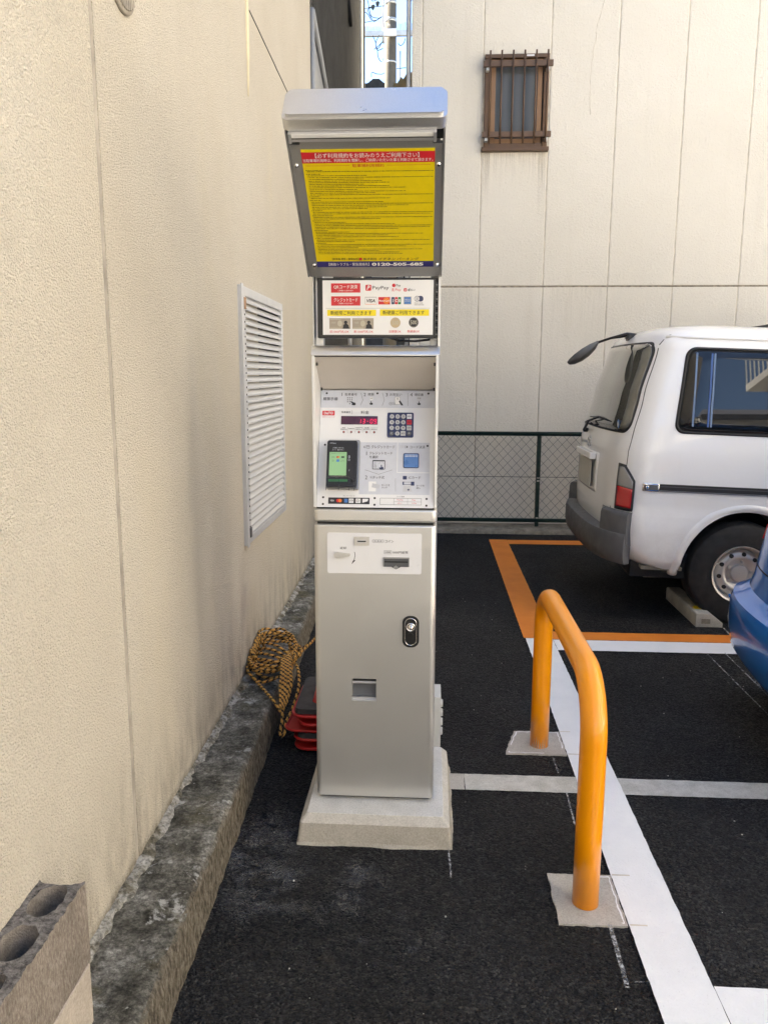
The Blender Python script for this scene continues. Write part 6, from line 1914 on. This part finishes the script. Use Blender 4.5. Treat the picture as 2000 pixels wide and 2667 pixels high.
# badge, lettering, wiper
bd = thing('badge_tmp', 'x', 'x'); bpy.data.objects.remove(bd)
c = V.rear(0.815, 1.055)
PV = Plane((0, 0, 0), (0, 0, 1))
bm = B()
ell = [Vector((c.x - 0.008, c.y + 0.052 * math.cos(2 * math.pi * k / 28), c.z + 0.040 * math.sin(2 * math.pi * k / 28))) for k in range(28)]
add_tube(bm, ell, 0.0045, 6, closed=True)
wing = [(-0.048, 0.010), (-0.022, 0.018), (0.0, -0.010), (0.022, 0.018), (0.048, 0.010)]
add_tube(bm, [Vector((c.x - 0.008, c.y + a, c.z + b)) for a, b in wing], 0.0040, 6)
obj('badge', bm, M['chrome'], van, local=True)
bm = B()
me = text_mesh('mazda', 0.02)
w_ = max(v.co.x for v in me.vertices)
vs = []
for v in me.vertices:
    y = 0.315 - v.co.x / w_ * 0.15
    vs.append(bm.verts.new(V.rear(y, 0.662 + v.co.y * 0.050, 0.0045)))
for p in me.polygons:
    try: bm.faces.new([vs[i] for i in p.vertices])
    except ValueError: pass
obj('lettering', bm, M['bumper'], van, local=True)
bm = B()
piv = V.rear(1.02, 1.125, 0.0); 
add_lathe(bm, [(0.016, 0.0), (0.016, -0.03), (0.010, -0.034)], piv, 12, 'x')
add_tube(bm, [piv + Vector((-0.030, 0, 0)), V.rear(0.92, 1.20, 0.030), V.rear(0.66, 1.235, 0.028)], [0.011, 0.008, 0.006], 8)
wp_ = obj('wiper', bm, M['black'], van, local=True)
bm = B(); add_tube(bm, [V.rear(0.98, 1.225, 0.018), V.rear(0.66, 1.240, 0.018), V.rear(0.42, 1.228, 0.018)], [0.004, 0.009, 0.004], 6); obj('wiper_blade', bm, M['black'], wp_, local=True)
# rear view mirror on its arm
bm = B()
root = V.rear(0.72, 1.775, 0.0)
m_ = [root + Vector((0.04, -0.02, 0.015)), root + Vector((-0.02, 0.0, 0.025)), root + Vector((-0.12, 0.04, 0.0)), root + Vector((-0.21, 0.08, -0.035))]
add_tube(bm, m_, [0.020, 0.016, 0.0085, 0.0085], 8)
ma = obj('mirror_arm', bm, M['black'], van, local=True)
bm = B(); add_box(bm, root.x - 0.03, root.x + 0.06, root.y - 0.05, root.y + 0.03, root.z - 0.015, root.z + 0.022); bmesh.ops.bevel(bm, geom=bm.edges[:], offset=0.010, segments=2, affect='EDGES'); obj('arm_base', recalc(bm), M['black'], ma, local=True)
bm = B()
e0 = m_[-1]
ax = Vector((-0.175, 0.07, -0.15)); L = ax.length; ax.normalize()
lat = Vector((0.35, 0.93, 0.0)).normalized(); lat = (lat - ax * lat.dot(ax)).normalized(); nn = ax.cross(lat)
rings = []
for t_, hw_, th in ((-0.02, 0.012, 0.010), (0.03, 0.050, 0.032), (0.09, 0.080, 0.042), (0.15, 0.082, 0.042), (0.20, 0.068, 0.030), (0.225, 0.044, 0.016)):
    cc_ = e0 + ax * t_
    rings.append([bm.verts.new(cc_ + lat * hw_ * math.copysign(abs(math.cos(a)) ** 0.6, math.cos(a)) + nn * th * math.copysign(abs(math.sin(a)) ** 0.6, math.sin(a)) * (0.5 if math.sin(a) < 0 else 1)) for a in [2 * math.pi * k / 16 for k in range(16)]])
for a, b in zip(rings, rings[1:]):
    for k in range(16): bm.faces.new((a[k], a[(k + 1) % 16], b[(k + 1) % 16], b[k]))
bm.faces.new(rings[0][::-1]); bm.faces.new(rings[-1])
obj('mirror_head', recalc(bm), M['bumper'], ma, smooth=True, angle=60, local=True)
# dark roof carrier foot, mud flap, exhaust end
obj('roof_carrier', box(0.30, 0.38, 0.30, 1.33, 1.880, 1.900, 0.006), M['black'], van, local=True)
obj('carrier_foot', box(0.28, 0.40, 0.255, 0.33, 1.80, 1.880, 0.01), M['black'], van, local=True)
obj('tow_plate', box(-0.55, -0.30, 0.05, 0.16, 0.325, 0.345), M['backkerb'], van, local=True)
M['glass_strip'] = simple('pale_blue_strip', (0.12, 0.19, 0.33), 0.3)
M['glass_strip2'] = simple('deep_blue_strip', (0.03, 0.09, 0.30), 0.3)
# thin pale and deep blue upright strips laid over the side glass
for x, mat_ in ((-0.335, 'glass_strip'), (-0.245, 'glass_strip2'), (-0.228, 'glass_strip')):
    bm = ribbon(ff, [(x + 0.012 * (z - 1.2), z) for z in [1.232 + 0.049 * i for i in range(10)]], 0.011, 0.0125, 0.0004)
    obj('window_strip', bm, M[mat_], van, local=True)

# ---------------------------------------------------------------- blue car, only its tail corner in view
car = thing('parked_car', 'glossy metallic blue car with only its tail corner in view', 'car', (1.335, 2.28, 0.0))
CT = [(0.20, 0.16, 3.55, 0.10), (0.25, 0.07, 3.62, 0.04), (0.34, 0.015, 3.68, 0.012), (0.44, 0.0, 3.70, 0.004), (0.53, 0.006, 3.69, 0.0), (0.560, 0.018, 3.68, 0.002), (0.575, 0.050, 3.62, 0.010), (0.600, 0.085, 3.58, 0.018), (0.66, 0.102, 3.55, 0.022), (0.76, 0.118, 3.35, 0.026), (0.86, 0.138, 3.05, 0.032), (0.95, 0.183, 2.75, 0.050), (1.02, 0.27, 2.62, 0.075), (1.25, 0.44, 2.25, 0.16), (1.40, 0.60, 1.95, 0.24), (1.455, 0.78, 1.75, 0.34), (1.475, 1.0, 1.5, 0.50)]
CS = Shell(CT, 1.64, 0.42, 0.60, 2.5)
zs = sorted(set([z for z, *_ in CT] + [0.29, 0.39, 0.485, 0.545, 0.567, 0.5875, 0.63, 0.70, 0.81, 0.885, 0.975, 1.1, 1.17, 1.32, 1.43]))
cbod = obj('body', CS.mesh(zs), M['bluepaint'], car, smooth=True, angle=50, local=True)
for xx in (0.62, 3.05):
    cut_cyl(cbod, (xx, 0.30), 0.335, -0.2, 0.36); cut_cyl(cbod, (xx, 0.30), 0.335, 1.28, 1.9)
me = cbod.data
me.polygons.foreach_set('use_smooth', [True] * len(me.polygons)); me.set_sharp_from_angle(angle=R(38))
for xx in (0.62, 3.05):
    wheel(car, xx, 0.05, 0.285, 0.175, 0.17, True, 8); wheel(car, xx, 1.59, 0.285, 0.175, 0.17, False, 8)
obj('underbody', box(0.3, 3.3, 0.2, 1.44, 0.16, 0.30), M['dark'], cbod, local=True)
cf = lambda a, b, o_: CS.rear(a, b, o_)
obj('rear_window', patch(cf, subdiv(rrect(0.28, 1.00, 1.36, 1.38, 0.06, 4), True, 0.06), 0.004, 0.01), M['vanglass'], car, local=True)
for far in (False, True):
    cs2 = lambda a, b, o_, far=far: CS.side(a, b, o_, far)
    for x0, x1 in ((0.85, 1.45), (1.52, 2.25)):
        obj('side_window', patch(cs2, subdiv(rrect(x0, 0.98, x1, 1.34, 0.06, 4), True, 0.06), 0.004, 0.01), M['vanglass'], car, local=True)
    def clf(a, b, o_, far=far):
        x0, x1, yc, hw = CS.prm(b); p = CS.side(x0 + a, b); p = p + Vector((-0.7, -0.7, 0)) * o_
        return Vector((p.x, 1.64 - p.y, p.z)) if far else p
    obj('tail_light', patch(clf, subdiv([(0.10, 0.80), (0.30, 0.80), (0.30, 1.0), (0.14, 1.02)], True, 0.03), 0.006, 0.02), M['redlens'], car, local=True)
# bumper parting line and reversing sensor
obj('bumper_seam', ribbon(cf, subdiv([(0.03, 0.70), (1.61, 0.70)], False, 0.02), 0.006, 0.0012), M['dark'], cbod, local=True)
c = CS.rear(1.42, 0.52, 0.003)
bm = B(); add_lathe(bm, [(0.010, 0.0), (0.010, -0.003), (0.006, -0.005)], c, 12, 'x'); obj('parking_sensor', bm, M['bluepaint'], car, local=True)
obj('number_plate', box(0.0, 0.012, 0.66, 0.98, 0.70, 0.86), M['numplate'], car, local=True).location.x = 0.10

# ================================================================== HOUSES BEHIND THE CAMERA (seen mirrored in the van glass), PLUS ONE ADDED FOR BOUNCE LIGHT
M['plaster'] = simple('white_plaster', (0.72, 0.69, 0.62), 0.8, var=0.1, vscale=1.5)
M['plaster2'] = simple('cream_plaster', (0.66, 0.61, 0.52), 0.8, var=0.1, vscale=1.5)
M['tile'] = simple('dark_roof_tile', (0.10, 0.10, 0.11), 0.6, var=0.2)
M['houseglass'] = make_glass('house_glass', (0.03, 0.035, 0.04))
M['rail'] = simple('balcony_rail', (0.55, 0.55, 0.53), 0.5)
def apartment(name, label, x0, x1, yf, h, floors, mat, roof=True, bays=4):
    t = thing(name, label, 'building', ((x0 + x1) / 2, yf - 4, 0))
    bm = B(); add_box(bm, x0, x1, yf - 9, yf, 0, h); obj('wall', bm, mat, t)
    fh = h / floors
    bw = (x1 - x0) / bays
    for f in range(floors):
        z = f * fh
        for b in range(bays):
            xa = x0 + b * bw
            w = obj('window', box(xa + bw * 0.18, xa + bw * 0.62, yf + 0.01, yf + 0.05, z + 0.35, z + fh * 0.80), M['white_coat'], t)
            obj('pane', box(xa + bw * 0.20, xa + bw * 0.395, yf + 0.051, yf + 0.06, z + 0.40, z + fh * 0.78), M['houseglass'], w)
            obj('pane', box(xa + bw * 0.405, xa + bw * 0.60, yf + 0.051, yf + 0.06, z + 0.40, z + fh * 0.78), M['houseglass'], w)
            if f > 0:
                bl = obj('balcony', box(xa + bw * 0.08, xa + bw * 0.74, yf + 0.0, yf + 1.1, z - 0.12, z + 0.03), mat, t)
                bm = B()
                n = 12
                for k in range(n + 1):
                    x = xa + bw * 0.08 + bw * 0.66 * k / n
                    add_box(bm, x - 0.012, x + 0.012, yf + 1.06, yf + 1.085, z + 0.03, z + 1.05)
                add_box(bm, xa + bw * 0.08, xa + bw * 0.74, yf + 1.05, yf + 1.095, z + 1.05, z + 1.10)
                obj('railing', bm, M['rail'], bl)
    if roof:
        bm = B(); add_prism(bm, [(x0 - 0.5, yf + 0.6, h), (x0 - 0.5, yf - 9.6, h), (x0 - 0.5, yf - 4.5, h + 1.6)], (x1 - x0 + 1, 0, 0)); obj('roof', recalc(bm), M['tile'], t)
    else:
        obj('parapet', box(x0 - 0.1, x1 + 0.1, yf - 9.1, yf + 0.1, h, h + 0.5), mat, t)
    return t
apartment('apartment_house', 'low white apartment house across the road behind the viewer', -4, 12.0, -13.0, 6.2, 2, M['plaster'], True, 4)
apartment('apartment_block', 'tall cream apartment block with balconies behind the viewer', 13.5, 26.0, -10.0, 17.0, 6, M['plaster2'], False, 3)
th = apartment('sun_bounce_house', 'tall white house added beyond the frame on the right to bounce sunlight', -8.0, 8.0, 0.0, 11.0, 4, M['plaster'], True, 4)
th.location = (8.0 + 4, 0.0, 0); th.rotation_euler.z = R(90)  # house added here so its sunlit wall bounces light into the lot
